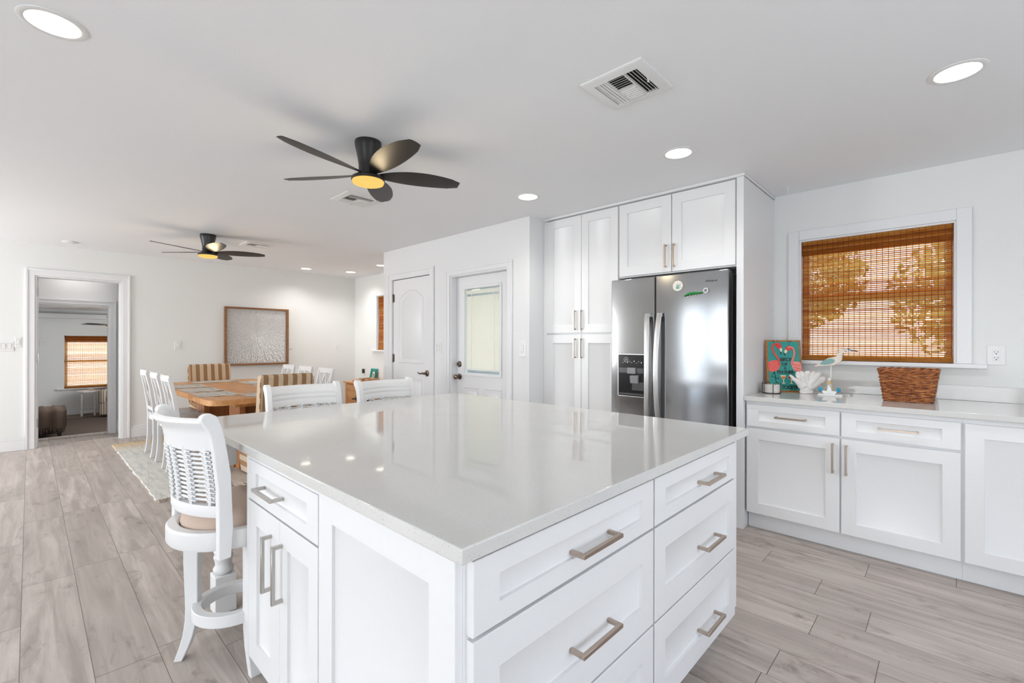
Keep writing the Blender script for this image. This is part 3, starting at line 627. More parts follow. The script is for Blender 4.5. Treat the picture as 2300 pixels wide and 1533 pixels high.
for u, z in ((.0, .026), (.022, .02), (-.02, .018), (.028, -.004), (-.026, -.012)): b.add(*_bx(Tm, 1.456+u-.0015, 1.456+u+.0015, 0, .001, 1.694+z-.003, 1.694+z+.003))
b.add(*_bx(Tm, 1.434, 1.448, 0, .0008, 1.700, 1.703)); b.add(*_bx(Tm, 1.434, 1.446, 0, .0008, 1.693, 1.696)); b.build('printed_marks', simple('print_red_brown', (.28, .10, .07), .5), mg, fix=False)
mg = thing('lizard_magnet', 'green lizard shaped magnet with a bottle opener ring on the refrigerator door', 'fridge magnet')
pts = [(1.408, 1.613), (1.39, 1.622), (1.37, 1.628), (1.34, 1.631), (1.31, 1.630), (1.285, 1.632), (1.268, 1.636)]
MB().tube([(FX-.0125, *p) for p in pts], [.002, .007, .011, .011, .009, .006, .003], 8).build('body', green, mg)
b = MB()
for u, z in ((1.385, 1.606), (1.365, 1.612), (1.345, 1.613), (1.325, 1.616), (1.305, 1.620)): b.tube([(FX-.005, u+.004, z), (FX-.005, u-.008, z+.006)], .003, 5)
b.tube([(FX-.005, 1.395, 1.603), (FX-.005, 1.35, 1.610), (FX-.005, 1.32, 1.612)], .0022, 5); b.build('legs_and_belly', MAT['plastic'], mg)
MB().ring([(.011, FX-.003), (.019, FX-.003), (.019, FX-.009), (.011, FX-.009)], (0, 1.250, 1.645), 24, axis='x').tube([(FX-.006, 1.262, 1.634), (FX-.006, 1.29, 1.632)], .004, 6).build('opener_ring', MAT['steelb'], mg)

# ================================================================== bar stools
def make_stool(label):
    t = thing('bar_stool', label, 'bar stool', group='woven-back bar stools at the island')
    Wm = MAT['white']
    MB().ring([(.188, .512), (.226, .512), (.232, .522), (.232, .572), (.226, .58), (.196, .58), (.188, .572)], n=48).ring([(.0, .50), (.19, .50), (.19, .514), (.0, .514)], n=32).lathe([(.10, .475), (.10, .50)], n=24).build('seat_ring', Wm, t)
    MB().lathe([(.172, .515), (.184, .54), (.186, .585), (.178, .622), (.15, .642), (.09, .650), (0.001, .652)], n=40, cap=True).build('cushion', MAT['cushion'], t, angle=60)
    for k in range(3):
        a = math.radians((138, 266, 22)[k]); ca, sa = math.cos(a), math.sin(a); secs = []
        for r, z, hw in ((.155, .502, .027), (.157, .40, .026), (.155, .30, .024), (.153, .22, .023), (.156, .16, .021), (.166, .10, .019), (.182, .05, .017), (.202, .0, .015)):
            hz = .0 if z > .12 else .0
            secs.append([((r+o)*ca - q*sa, (r+o)*sa + q*ca, z) for o, q in ((-hw, -.021), (hw, -.021), (hw, .021), (-hw, .021))])
        MB().sweep(secs).build('leg', Wm, t, bevel=.003)
    MB().ring([(.115, .185), (.150, .185), (.150, .23), (.115, .23)], n=48).build('foot_ring', Wm, t, bevel=.003)
    Rb = .36; X0 = .168; lean = lambda z: .045*max(0, (z-.70)/.32)**1.4
    back = thing_part('backrest', t)
    prof_b = [(-.026, .492), (-.026, .60), (-.025, .75), (-.023, .88), (-.023, .945), (-.030, .968), (-.040, .985), (-.044, 1.0), (-.038, 1.014), (-.024, 1.022), (-.006, 1.022), (.008, 1.012), (.015, .995), (.019, .97), (.021, .92), (.022, .80), (.022, .60), (.014, .492)]
    th = math.radians(35.5); cx, cy = X0-Rb*math.cos(th), Rb*math.sin(th)
    for sg in (-1, 1):
        poly = [(cx + o - lean(z), z) for o, z in prof_b]
        MB().prism(poly, sg*cy-.015, sg*cy+.015, 'y').build('stile', Wm, t, bevel=.003)
    def arc(prof, ths): return [[(X0-(Rb-o)*math.cos(q) - lean(z), (Rb-o)*math.sin(q), z) for o, z in prof] for q in ths]
    ths = [-th*.97 + 2*th*.97*k/20 for k in range(21)]
    cp = [(.012, .886), (.013, .915), (.010, .922), (.013, .93), (.013, .943), (.009, .95), (.012, .957), (.010, .972), (.006, .978), (.006, .988), (-.004, 1.0), (-.018, 1.006), (-.030, 1.0), (-.034, .99), (-.028, .978), (-.014, .965), (-.012, .94), (-.012, .886)]
    MB().sweep(arc(cp, ths)).build('crest_rail', Wm, t, angle=40)
    MB().sweep(arc([(.013, .640), (.015, .646), (.015, .676), (.013, .682), (-.013, .682), (-.015, .676), (-.015, .646), (-.013, .640)], ths)).build('lower_rail', Wm, t)
    b = MB(); rnd = random.Random(5); rows = 12; zz = [.700 + .0168*k for k in range(rows)]; cols = [math.radians(a) for a in (-27.5, -14, 0, 14, 27.5)]
    pt = lambda q, o, z: (X0-(Rb-o)*math.cos(q) - lean(z), (Rb-o)*math.sin(q), z)
    for z in zz: b.tube([pt(q, 0, z) for q in ths], .0052, 6)
    for q in cols:
        for o in (.0095, -.0095): b.tube([pt(q, o, .678 + .0218*k) for k in range(11)], .0062, 6)
        for z in zz:
            for o, sg in ((.013, 1), (-.013, -1)):
                b.tube([pt(q - .05, o*.5, z - .007), pt(q, o*1.25, z), pt(q + .05, o*.5, z + .007)], .0036, 5)
                b.tube([pt(q - .043, o*.5, z + .007), pt(q + .043, o*.5, z - .007)], .003, 4)
    b.build('woven_panel', Wm, t, angle=60)
    return t
def thing_part(name, parent): return parent
st = make_stool('white woven-back bar stool pulled up to the open left end of the island')
st.location = (.587, 2.132, 0); st.rotation_euler = (0, 0, math.radians(8))
dup(st, (1.175, 2.735, 0), math.radians(-91), 'white bar stool across the island, its crest in front of the near striped chair')
dup(st, (1.735, 2.70, 0), math.radians(-86), 'white bar stool across the island, its crest in front of the oak console')
# ================================================================== dining set
RUG_Z = .012
def make_xchair(label):
    t = thing('dining_chair', label, 'dining chair', group='white cross-back dining chairs'); Wm = MAT['white']
    MB().prism([(-.205, -.19), (.20, -.215), (.215, -.20), (.215, .20), (.20, .215), (-.205, .19)], .445, .468, 'z').build('seat', MAT['seatgrey'], t, bevel=.005)
    b = MB()
    for y in (-.185, .165): b.box(-.19, .18, y, y+.02, .385, .445)
    b.box(.165, .185, -.165, .165, .385, .445).box(-.2, -.18, -.165, .165, .385, .445); b.build('apron', Wm, t)
    for y in (-.18, .18):
        MB().sweep([[(.175+dx*h, y+dy*h, z) for dx, dy in ((-1,-1),(1,-1),(1,1),(-1,1))] for z, h in ((0, .014), (.2, .017), (.445, .02))]).build('leg', Wm, t, bevel=.002)
    zc = [(0, -.222), (.10, -.208), (.22, -.200), (.36, -.200), (.46, -.200), (.60, -.212), (.75, -.232), (.93, -.268)]
    def xat(z):
        for (z0, x0), (z1, x1) in zip(zc, zc[1:]):
            if z <= z1: return x0 + (x1-x0)*(z-z0)/(z1-z0)
        return zc[-1][1]
    for y in (-.175, .175):
        MB().sweep([[(x-.017, y-.016, z), (x+.017, y-.016, z), (x+.017, y+.016, z), (x-.017, y+.016, z)] for z, x in zc]).build('leg', Wm, t, bevel=.002)
    def rail(za, zb, hd, bow=0):
        secs = []
        for k in range(9):
            y = -.19 + .38*k/8; o = -bow*math.sin(PI*k/8); s = [(xat(z)+o+dx, y, z) for z, dx in ((za, hd), (zb, hd), (zb, -hd), (za, -hd))]; secs.append(s)
        return MB().sweep(secs)
    rail(.895, .955, .012, .018).build('top_rail', Wm, t, bevel=.003); rail(.50, .54, .011).build('lower_rail', Wm, t, bevel=.002)
    zA, zB = .535, .90
    def bar(y0, z0, y1, z1, off):
        d = Vector((y1-y0, z1-z0)).normalized(); nx = Vector((-d.y, d.x))*.012; P = []
        for k in range(7):
            q = k/6; y = y0+(y1-y0)*q; z = z0+(z1-z0)*q; x = xat(z)+off; P.append([(x-.006, y-nx.x, z-nx.y), (x+.006, y-nx.x, z-nx.y), (x+.006, y+nx.x, z+nx.y), (x-.006, y+nx.x, z+nx.y)])
        return P
    for a, c in ((-.16, .0), (.0, .16)):
        b = MB(); b.sweep(bar(a, zA, c, zB, .004)); b.sweep(bar(c, zA, a, zB, -.003)); b.build('cross_slats', Wm, t)
    return t
ch = make_xchair('white cross-back chair on the left side of the table, nearest the island'); ch.location = (1.15, 5.32, RUG_Z)
LX, RX_ = 1.15, 2.165
dup(ch, (LX, 5.875, RUG_Z), 0, 'white cross-back chair in the middle of the left side of the table')
dup(ch, (LX, 6.49, RUG_Z), 0, 'white cross-back chair on the left side of the table, nearest the doorway')
dup(ch, (RX_, 5.36, RUG_Z), PI, 'white cross-back chair on the window side of the table, nearest the console')
dup(ch, (RX_, 5.94, RUG_Z), PI, 'white cross-back chair in the middle of the window side of the table')
dup(ch, (RX_, 6.49, RUG_Z), PI, 'white cross-back chair on the window side of the table, nearest the framed art')
def make_striped(label):
    t = thing('striped_chair', label, 'armless chair', group='striped upholstered head chairs')
    secs = []
    for z, xb, xf, h in ((.44, -.245, -.13, .232), (.60, -.262, -.155, .234), (.80, -.285, -.19, .236), (.925, -.302, -.212, .237), (.95, -.300, -.218, .235), (.962, -.285, -.235, .229)):
        secs.append([(xb, -h, z), (xb-.004, 0, z), (xb, h, z), (xf, h, z), (xf+.004, 0, z), (xf, -h, z)])
    MB().sweep(secs).build('back', MAT['strY'], t, bevel=.008, seg=3)
    MB().box(-.14, .26, -.232, .232, .40, .485).build('seat', MAT['strY'], t, bevel=.025, seg=4)
    for s in (-1, 1): MB().prism([(-.245, .06), (-.225, .015), (.215, .015), (.262, .10), (.262, .40), (-.245, .44)], s*.233, s*.215, 'y').build('side_panel', MAT['strZ'], t, bevel=.006, seg=3)
    MB().box(-.247, -.228, -.215, .215, .04, .44).build('back_skirt', MAT['strY'], t, bevel=.004)
    MB().box(.245, .262, -.215, .215, .06, .40).build('front_skirt', MAT['strY'], t, bevel=.004)
    for x in (-.2, .2):
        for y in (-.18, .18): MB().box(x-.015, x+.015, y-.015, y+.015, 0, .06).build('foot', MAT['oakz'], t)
    b = MB()
    for s in (-1, 1): b.tube([(-.245, s*.236, .44), (-.265, s*.238, .60), (-.288, s*.24, .80), (-.305, s*.241, .93)], .005, 6)
    b.build('piping', MAT['strZ'], t)
    return t
sc = make_striped('tan and cream striped armless chair at the island end of the dining table'); sc.location = (1.665, 4.80, RUG_Z); sc.rotation_euler = (0, 0, math.radians(92))
dup(sc, (1.70, 7.06, RUG_Z), math.radians(-90), 'tan and cream striped armless chair at the far end of the table under the art')
t = thing('dining_table', 'long honey oak dining table with rounded corners on the woven rug', 'dining table', (0, 0, RUG_Z))
def rrect(x0, x1, y0, y1, r, n=8):
    P = []
    for cx, cy, a in ((x1-r, y1-r, 0), (x0+r, y1-r, 90), (x0+r, y0+r, 180), (x1-r, y0+r, 270)):
        P += [(cx+r*math.cos(math.radians(a+90*k/n)), cy+r*math.sin(math.radians(a+90*k/n))) for k in range(n+1)]
    return P
TX0, TX1, TY0, TY1, TZ = 1.09, 2.22, 4.70, 7.22, .742
MB().prism(rrect(TX0, TX1, TY0, TY1, .13), TZ-.052, TZ, 'z').build('tabletop', MAT['oak'], t, bevel=.004)
MB().box(1.38, 1.97, 5.02, 6.90, TZ-.115, TZ-.052).build('apron', MAT['oak'], t)
for y in (5.28, 6.62):
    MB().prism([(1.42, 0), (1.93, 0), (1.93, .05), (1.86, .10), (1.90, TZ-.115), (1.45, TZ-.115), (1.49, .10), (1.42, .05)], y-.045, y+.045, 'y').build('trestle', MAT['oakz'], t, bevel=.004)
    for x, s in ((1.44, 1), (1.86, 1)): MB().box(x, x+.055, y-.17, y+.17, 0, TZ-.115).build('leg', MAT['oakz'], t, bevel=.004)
MB().box(1.65, 1.70, 5.325, 6.575, .12, .22).build('stretcher', MAT['oakx'], t)
def placemat_mat():
    t = NT('printed_placemat'); tc = t.n('TexCoord'); nz = t.n('TexNoise', {'Vector': tc.outputs['Object'], 'Scale': 9.0, 'Detail': 6.0, 'Distortion': 1.5}); n2 = t.n('TexNoise', {'Vector': tc.outputs['Object'], 'Scale': 180.0})
    c = t.ramp(nz.outputs[0], [(.38, lin((214, 204, 190))), (.54, lin((200, 194, 186))), (.62, lin((140, 150, 158))), (.68, lin((208, 202, 192)))])
    t.bump(n2.outputs[0], .001); return t.P(Base_Color=c, Roughness=.85)
PM = placemat_mat()
def make_mat(label, x, y, rz, seed):
    t = thing('placemat', label, 'placemat', (x, y, RUG_Z+TZ), rz, 'printed linen placemats'); rnd = random.Random(seed); b = MB(); nx, ny, w, h = 14, 10, .48, .33
    ph = rnd.uniform(0, 6); H = lambda i, j: .0015 + .004*(math.sin(i*.9+ph)*math.sin(j*1.1+ph)+1)*.5*(1 if i in (0, 1, nx-1, nx) or j in (0, 1, ny-1, ny) else .3)
    V = []
    for z0 in (0, .0018):
        for j in range(ny+1):
            for i in range(nx+1): V.append((-w/2+w*i/nx + (.004*math.sin(j*2+ph) if i in (0, nx) else 0), -h/2+h*j/ny + (.004*math.sin(i*2.3+ph) if j in (0, ny) else 0), H(i, j)+z0-.0015))
    A = (nx+1)*(ny+1); F = []
    for j in range(ny):
        for i in range(nx): q = j*(nx+1)+i; F += [(q, q+nx+1, q+nx+2, q+1), (A+q, A+q+1, A+q+nx+2, A+q+nx+1)]
    edge = [i for i in range(nx+1)] + [(j*(nx+1)+nx) for j in range(1, ny+1)] + [ny*(nx+1)+i for i in range(nx-1, -1, -1)] + [j*(nx+1) for j in range(ny-1, 0, -1)]
    for k in range(len(edge)): a, c = edge[k], edge[(k+1) % len(edge)]; F.append((a, c, A+c, A+a))
    b.add(V, F); b.build('cloth', PM, t, fix=True)
PI2 = PI/2
for k, (y, w_) in enumerate(((5.31, 'nearest the island'), (5.87, 'in the middle'), (6.46, 'nearest the doorway'))): make_mat('printed linen placemat on the left side of the dining table, ' + w_, 1.275, y, PI/2, k)
for k, (y, w_) in enumerate(((5.36, 'nearest the console'), (5.93, 'in the middle'), (6.48, 'nearest the framed art'))): make_mat('printed linen placemat on the window side of the dining table, ' + w_, 2.035, y, -PI/2, k+5)
make_mat('printed linen placemat in front of the far striped chair', 1.67, 6.98, 0, 11); make_mat('printed linen placemat in front of the near striped chair', 1.68, 5.06 - .10, 0, 12)
# rug
def rug_mat():
    t = NT('woven_rug'); tc = t.n('TexCoord'); s = t.n('SeparateXYZ', {0: tc.outputs['Object']})
    v = t.n('CombineXYZ', {0: t.m('MULTIPLY', s.outputs[0], 26.0), 1: t.m('MULTIPLY', s.outputs[1], 4.0), 2: 0.0}); nz = t.n('TexNoise', {'Vector': v, 'Scale': 1.0, 'Detail': 4.0, 'Roughness': .75})
    v2 = t.n('CombineXYZ', {0: t.m('MULTIPLY', s.outputs[0], 120.0), 1: t.m('MULTIPLY', s.outputs[1], 45.0), 2: 0.0}); n2 = t.n('TexNoise', {'Vector': v2, 'Scale': 1.0, 'Detail': 2.0})
    f = t.m('ADD', t.m('MULTIPLY', nz.outputs[0], .5), t.m('MULTIPLY', n2.outputs[0], .5))
    c = t.ramp(f, [(.33, lin((150, 148, 142))), (.45, lin((204, 204, 198))), (.56, lin((228, 226, 218))), (.68, lin((214, 200, 180)))])
    far = t.ramp(s.outputs[1], [(.0, (0, 0, 0, 1)), (1, (1, 1, 1, 1))]); farf = t.m('MULTIPLY', t.m('SUBTRACT', s.outputs[1], 6.95), 2.2, clamp=True)
    rt_ = t.m('MULTIPLY', t.m('SUBTRACT', s.outputs[0], 1.05), 4.0, clamp=True)
    c = t.mix(t.m('MULTIPLY', farf, .75), c, lin((206, 172, 120)), 'MIX'); c = t.mix(t.m('MULTIPLY', rt_, .55), c, lin((176, 152, 136)))
    t.bump(n2.outputs[0], .003, .6); return t.P(Base_Color=c, Roughness=.95)
rug = thing('woven_rug', 'pale blue and jute woven rug with tied fringe under the dining table', 'rug')
RX0, RX1, RY0, RY1 = .70, 2.62, 4.60, 7.46; b = MB(); rnd = random.Random(4); V = []; ny = 40
for j in range(ny+1):
    y = RY0+(RY1-RY0)*j/ny
    V += [(RX0+rnd.uniform(-.008, .008), y, 0), (RX1+rnd.uniform(-.008, .008), y, 0), (RX1, y, RUG_Z-.002), (RX0+.006+rnd.uniform(-.004, .004), y, RUG_Z-.002)]
b.sweep([V[4*j:4*j+4] for j in range(ny+1)]).build('weave', rug_mat(), rug)
b = MB()
for k in range(64):
    x = RX0+.015+(RX1-RX0-.03)*k/63
    for y, s in ((RY0, -1), (RY1, 1)):
        a = rnd.uniform(-.05, .05); b.tube([(x, y-s*.01, .008), (x+a*.4, y+s*.035, .007+rnd.uniform(0, .004)), (x+a, y+s*rnd.uniform(.06, .09), .004)], [.005, .0045, .003], 5)
b.build('fringe', MAT['fringe'], rug, angle=60)
# ================================================================== ceiling fans, downlights, vents
def make_fan(label, base):
    t = thing('ceiling_fan', label, 'ceiling fan', group='black five-blade ceiling fans')
    MB().lathe([(.074, 0), (.076, -.012), (.074, -.03), (.064, -.075), (.056, -.12), (.053, -.145), (.054, -.15), (.054, -.178), (.062, -.195), (.085, -.205), (.094, -.212), (.094, -.226), (.088, -.228)], n=40).build('motor_housing', MAT['black'], t, angle=40)
    for k in range(5):
        a = base + 2*PI*k/5; secs = []
        for q in range(17):
            s = q/16; r = .055 + .49*s; w = .022 + .118*math.sin(min(1, s*1.02+.02)**.85*PI*.80)**.9*(1 if s < .9 else (1-(s-.9)*4.2)); pitch = math.radians(16-5*s)
            P = []
            for u, v in ((-.5, 0), (-.25, .0035), (.0, .0045), (.25, .0035), (.5, 0), (.25, -.003), (0, -.002), (-.25, -.003)):
                y = u*w - .012*math.sin(PI*s); z = -.190 + v - y*math.tan(pitch) + .012*s; P.append((r*math.cos(a) - y*math.sin(a), r*math.sin(a) + y*math.cos(a), z))
            secs.append(P)
        MB().sweep(secs).build('blade', MAT['blade'], t, angle=50)
    MB().lathe([(.088, -.222), (.090, -.232), (.086, -.242), (.070, -.246), (.066, -.249), (.03, -.252), (.001, -.252)], n=40).build('lamp_lens', MAT['fanlamp'], t, angle=50)
    return t
f1 = make_fan('larger-looking black ceiling fan nearest the island, warm light glowing', math.radians(49)); f1.location = (1.36, 2.456, CEIL)
f1['label'] = 'black five-blade ceiling fan above the bar stools, its warm light on'
f2 = dup(f1, (1.34, 5.85, CEIL), math.radians(-162-49+0), 'black five-blade ceiling fan above the dining table, its warm light on')
dup(f1, (1.27, 10.0, 1.86), math.radians(97), 'black ceiling fan seen through the doorway in the sunroom')
for x, y, z in ((1.36, 2.456, 2.16), (1.34, 5.85, 2.16)):
    l = bpy.data.lights.new('fan_light', 'POINT'); l.energy = 2.5; l.color = (1, .80, .50); l.shadow_soft_size = .06; o = bpy.data.objects.new('fan_light', l); COL.objects.link(o); o.location = (x, y, z)
def make_can(label, loc):
    t = thing('recessed_downlight', label, 'downlight', loc, 0, 'lit recessed ceiling downlights')
    MB().ring([(.0745, .002), (.076, -.004), (.085, -.0065), (.096, -.003), (.097, -.0005), (.0745, -.0005)], n=48).build('trim_ring', MAT['plastic'], t)
    b = MB(); pr = []
    for k in range(6): r = .0815-.0022*k; pr += [(r, .0065*k), (r-.0016, .0065*k+.0045)]
    pr.append((.066, .042)); b.lathe(pr, n=48, cap=False); b.build('baffle', MAT['plastic'], t, fix=False)
    MB().lathe([(.074, .034), (.001, .0335)], n=40, cap=False).build('lens', MAT['lamp'], t, fix=False)
    return t
LL = ['lit recessed downlight at the top left corner over the open floor', 'lit recessed downlight nearest the window wall, above the end of the counter', 'lit recessed downlight in front of the refrigerator cabinets', 'lit recessed downlight between the pantry and the glazed door',
      'lit recessed downlight over the far dining corner, closest to the framed art', 'lit recessed downlight in the far corner by the dining window', 'lit recessed downlight half hidden by the closet corner', 'lit recessed downlight in the small hall behind the doorway']
c0 = make_can(LL[0], (*LIGHTS[0], CEIL))
for (x, y), L in list(zip(LIGHTS, LL))[1:]: dup(c0, (x, y, CEIL), 0, L)
for k, (x, y) in enumerate(LIGHTS):
    l = bpy.data.lights.new('downlight', 'SPOT'); l.energy = 12 if k < 4 else (15 if k < 7 else 5); l.color = (1, .99, .97); l.spot_size = math.radians(140); l.spot_blend = 1; l.shadow_soft_size = .06
    o = bpy.data.objects.new('downlight', l); COL.objects.link(o); o.location = (x, y, CEIL-.012)
def make_vent(label, loc, s=.30):
    t = thing('ceiling_vent', label, 'air vent', loc, 0, 'white ceiling air vents'); h = s/2; q = h-.045
    b = MB(); b.sweep([[(x*a, y*a, z) for x, y in ((-1,-1),(1,-1),(1,1),(-1,1))] for a, z in ((h, -.0005), (h, -.006), (h-.01, -.011), (q, -.013), (q, -.002))], caps=False); b.build('frame', MAT['plastic'], t)
    MB().box(-q, q, -q, q, -.0015, -.0008).build('duct_opening', MAT['dark'], t)
    def louv(p0, p1, tilt):
        d = (Vector(p1)-Vector(p0)).normalized(); n_ = Vector((-d.y, d.x, 0)); a = n_*.0085*math.cos(tilt); z = Vector((0, 0, .0075*math.sin(tilt))); c = Vector((0, 0, -.009)); e = Vector((0, 0, .001))
        P = []
        for p in (Vector(p0)+c, Vector(p1)+c): P.append([p-a-z, p+a+z, p+a+z+e, p-a-z+e])
        return MB().sweep(P)
    g = .078
    for k in range(4):                       # bank toward -y .. four-way pattern: two side banks, two middle banks
        y = q-.008-.0145*k - .004; louv((-q, y, 0), (q, y, 0), -.9 if k else -.3).build('louver', MAT['plastic'], t)
        louv((-q, -y, 0), (q, -y, 0), .75).build('louver', MAT['plastic'], t)
    m = q-.008-.0145*3.6-.006
    for k in range(6):
        x = .010 + .0165*k; louv((x, -m, 0), (x, m, 0), .8).build('louver', MAT['plastic'], t); louv((-x, -m, 0), (-x, m, 0), -.8).build('louver', MAT['plastic'], t)
    b = MB()
    for y in (-m-.004, m+.004): b.box(-q, q, y-.0025, y+.0025, -.013, -.004)
    b.box(-.003, .003, -m, m, -.013, -.004); b.build('divider', MAT['plastic'], t)
    MB().tube([(-.02, -q-.004, -.012), (0, -q-.003, -.026), (.002, -q+.006, -.02)], .0025, 5).build('damper_lever', MAT['plastic'], t)
    return t
v1 = make_vent('square white ceiling vent nearest the camera, with open damper lever', (1.866, 1.063, CEIL))
dup(v1, (1.835, 3.50, CEIL), PI, 'square white ceiling vent partly hidden by the nearer fan blade'); dup(v1, (1.88, 6.02, CEIL), 0, 'square white ceiling vent beside the dining table fan')
t = thing('smoke_detector', 'flat round white smoke detector on the ceiling near the doorway', 'smoke detector', (.325, 7.44, CEIL)); MB().lathe([(.07, -.0005), (.072, -.007), (.062, -.014), (.02, -.016), (.001, -.016)], n=36).build('cover', MAT['plastic'], t)
MB().lathe([(.006, -.0155), (.004, -.018), (.001, -.018)], (.03, .01, 0), 10).build('test_button', MAT['chrome'], t)
t = thing('ceiling_hook', 'small white hook screwed into the ceiling near the window wall', 'hook', (3.925, .885, CEIL))
MB().lathe([(.016, -.0005), (.014, -.005), (.004, -.007)], n=16).tube([(0, 0, -.004), (0, 0, -.03), (0, .008, -.042), (0, .018, -.036)], .003, 6).build('hook', MAT['plastic'], t)
# ================================================================== switches and outlets
def plate(name, label, T, u, z, w, h, items, cat='light switch', grp=None):
    """items: (kind, du); kinds r = rocker, t = toggle, o = duplex outlet"""
    t = thing(name, label, cat, group=grp)
    P = [(-w/2, -h/2), (w/2, -h/2), (w/2, h/2), (-w/2, h/2)]; e = .004
    secs = [[T(u+a*k, d, z+c*k2) for a, c in P] for d, k, k2 in ((0.0005, 1, 1), (.003, 1, 1), (.006, 1-2*e/w, 1-2*e/h))]
    MB().sweep(secs).build('cover_plate', MAT['plastic'], t)
    for kind, du in items:
        c = u+du
        if kind == 'r':
            b = MB(); b.add(*_bx(T, c-.0165, c+.0165, .006, .0066, z-.034, z+.034)); b.build('switch_well', simple('switch_line', (.55, .55, .54), .5), t)
            MB().add([T(c-.0145, .0066, z-.031), T(c+.0145, .0066, z-.031), T(c+.0145, .0066, z+.031), T(c-.0145, .0066, z+.031), T(c-.0145, .008, z-.031), T(c+.0145, .008, z-.031), T(c+.0145, .011, z+.031), T(c-.0145, .011, z+.031)], [(0,3,2,1),(4,5,6,7),(0,1,5,4),(1,2,6,5),(2,3,7,6),(3,0,4,7)]).build('rocker', MAT['plastic'], t)
        elif kind == 't':
            MB().add(*_bx(T, c-.005, c+.005, .006, .018, z-.004, z+.012)).build('toggle', MAT['plastic'], t, bevel=.002)
        else:
            MB().add(*_bx(T, c-.0165, c+.0165, .006, .008, z-.034, z+.034)).build('receptacle', MAT['plastic'], t, bevel=.002)
            b = MB()
            for zz in (-.018, .018):
                b.add(*_bx(T, c-.0085, c-.006, .008, .0085, z+zz-.002, z+zz+.006)); b.add(*_bx(T, c+.006, c+.0085, .008, .0085, z+zz-.002, z+zz+.006)); b.add(*_bx(T, c-.003, c+.003, .008, .0085, z+zz-.012, z+zz-.007))
            b.build('slots', MAT['dark'], t)
    return t
TN = faceS(NY); TE = faceW(EX); TCl = faceW(CX)
plate('wall_switch', 'triple white rocker switch plate left of the open doorway', TN, -.205, 1.222, .165, .115, [('r', -.046), ('r', 0), ('r', .046)])
plate('fan_remote_cradle', 'slim white wall remote holder beside the triple switch', TN, -.092, 1.268, .055, .125, [('r', 0)], 'remote control')
plate('wall_switch', 'single white switch plate on the bare wall right of the doorway', TN, 1.444, 1.222, .075, .118, [('t', 0)])
plate('wall_switch', 'single white switch plate tucked behind the right edge of the framed art', TN, 2.977, 1.216, .075, .118, [('t', 0)])
plate('wall_switch', 'single white switch plate right of the art, toward the far corner', TN, 3.784, 1.213, .075, .118, [('t', 0)])
plate('wall_switch', 'small white switch plate on the east wall left of the dining window', TE, 7.40, 1.20, .075, .118, [('t', 0)])
plate('wall_switch', 'double white rocker switch plate between the closet door and the glazed door', TCl, 4.185, 1.213, .117, .118, [('r', -.023), ('r', .023)])
plate('wall_switch', 'tall white dimmer switch plate right of the glazed door', TCl, 2.892, 1.217, .09, .155, [('r', 0)])
plate('wall_outlet', 'white duplex outlet on the wall right of the kitchen window', TE, -.204, 1.203, .083, .125, [('o', 0)], 'power outlet')
t = plate('wall_outlet', 'white wall outlet with a dark adapter above the oak console', TE, 7.56, .755, .08, .125, [('o', 0)], 'power outlet')
t = thing('plug_adapter', 'dark plug adapter in the outlet above the oak console', 'charger'); MB().add(*_bx(TE, 7.535, 7.585, .009, .035, .725, .80)).build('body', MAT['dark'], t, bevel=.004)

# ================================================================== bamboo blinds
def bamboo(name, label, T, u0, u1, z0, z1, reed, val, val_h=.10, pitch=.0136, group=None, bow=0.0, seed=1):
    t = thing(name, label, 'window blind', group=group); rnd = random.Random(seed); b = MB(); d_ = MB(); z = z0+.03
    B = lambda zz: bow*((z1-zz)/(z1-z0))**2
    while z < z1-.01:
        o = B(z); q = u0+rnd.uniform(0, .004); r = u1-rnd.uniform(0, .004); h = pitch*.70+rnd.uniform(-.0010, .0009)
        b.add(*_bx(T, q, r, o, o+.0016, z, z+h)); d_.add(*_bx(T, q, r, o+.0004, o+.002, z+h+.0008, z+h+.0008+pitch*.15)); z += pitch
    b.build('reeds', reed, t, fix=False)
    d_.build('reed_shade_lines', MAT['reedshade'], t, fix=False)  # thin strips that paint the shade between reed rows
    b = MB(); n = int((u1-u0)/.0315)
    for k in range(n+1):
        u = u0+.006+(u1-u0-.012)*k/n
        for q in range(6): za, zb = z0+(z1-z0)*q/6, z0+(z1-z0)*(q+1)/6; o = max(B(za), B(zb)); b.add(*_bx(T, u-.0013, u+.0013, o+.0018, o+.0034, za, zb))
    b.build('threads', MAT['thread'], t, fix=False)
    b = MB(); z = z1-val_h
    while z < z1-.002:
        h = .0118 if rnd.random() < .8 else .009
        b.add(*_bx(T, u0, u1, .012, .0145, z, z+h)); z += .0126
    b.build('valance', val, t, fix=False)
    b = MB()
    for k in range(n+1): u = u0+.004+(u1-u0-.008)*k/n; b.add(*_bx(T, u-.0011, u+.0011, .0145, .0155, z1-val_h, z1))
    for zz in (z1-val_h-.001, z1-val_h*.35, z1-val_h*.68): b.add(*_bx(T, u0, u1, .0145, .0158, zz, zz+.0028))
    b.build('valance_threads', MAT['thread'], t, fix=False)
    b = MB(); o = B(z0)
    for k in range(3): b.add(*_bx(T, u0, u1, o, o+.006, z0+.0105*k, z0+.0105*k+.0092))
    b.build('bottom_hem', val, t, fix=False)
    MB().add(*_bx(T, u0+.002, u1-.002, -.03, .008, z1-.035, z1-.002)).build('head_rail', MAT['thread'], t)
    return t
bamboo('bamboo_blind', 'woven bamboo blind filling the kitchen window above the flamingo sign', faceW(EX+.035), KW[0]+.016, KW[1]-.014, KW[2]+.003, KW[3]-.014, MAT['reedY'], MAT['valY'], .105)
bamboo('bamboo_blind', 'woven bamboo blind at the dining window, seen edge-on past the closet corner', faceW(EX+.035), DW[0]+.016, DW[1]-.016, DW[2]+.003, DW[3]-.014, MAT['reedY'], MAT['valY'], .20, bow=.02, seed=2)
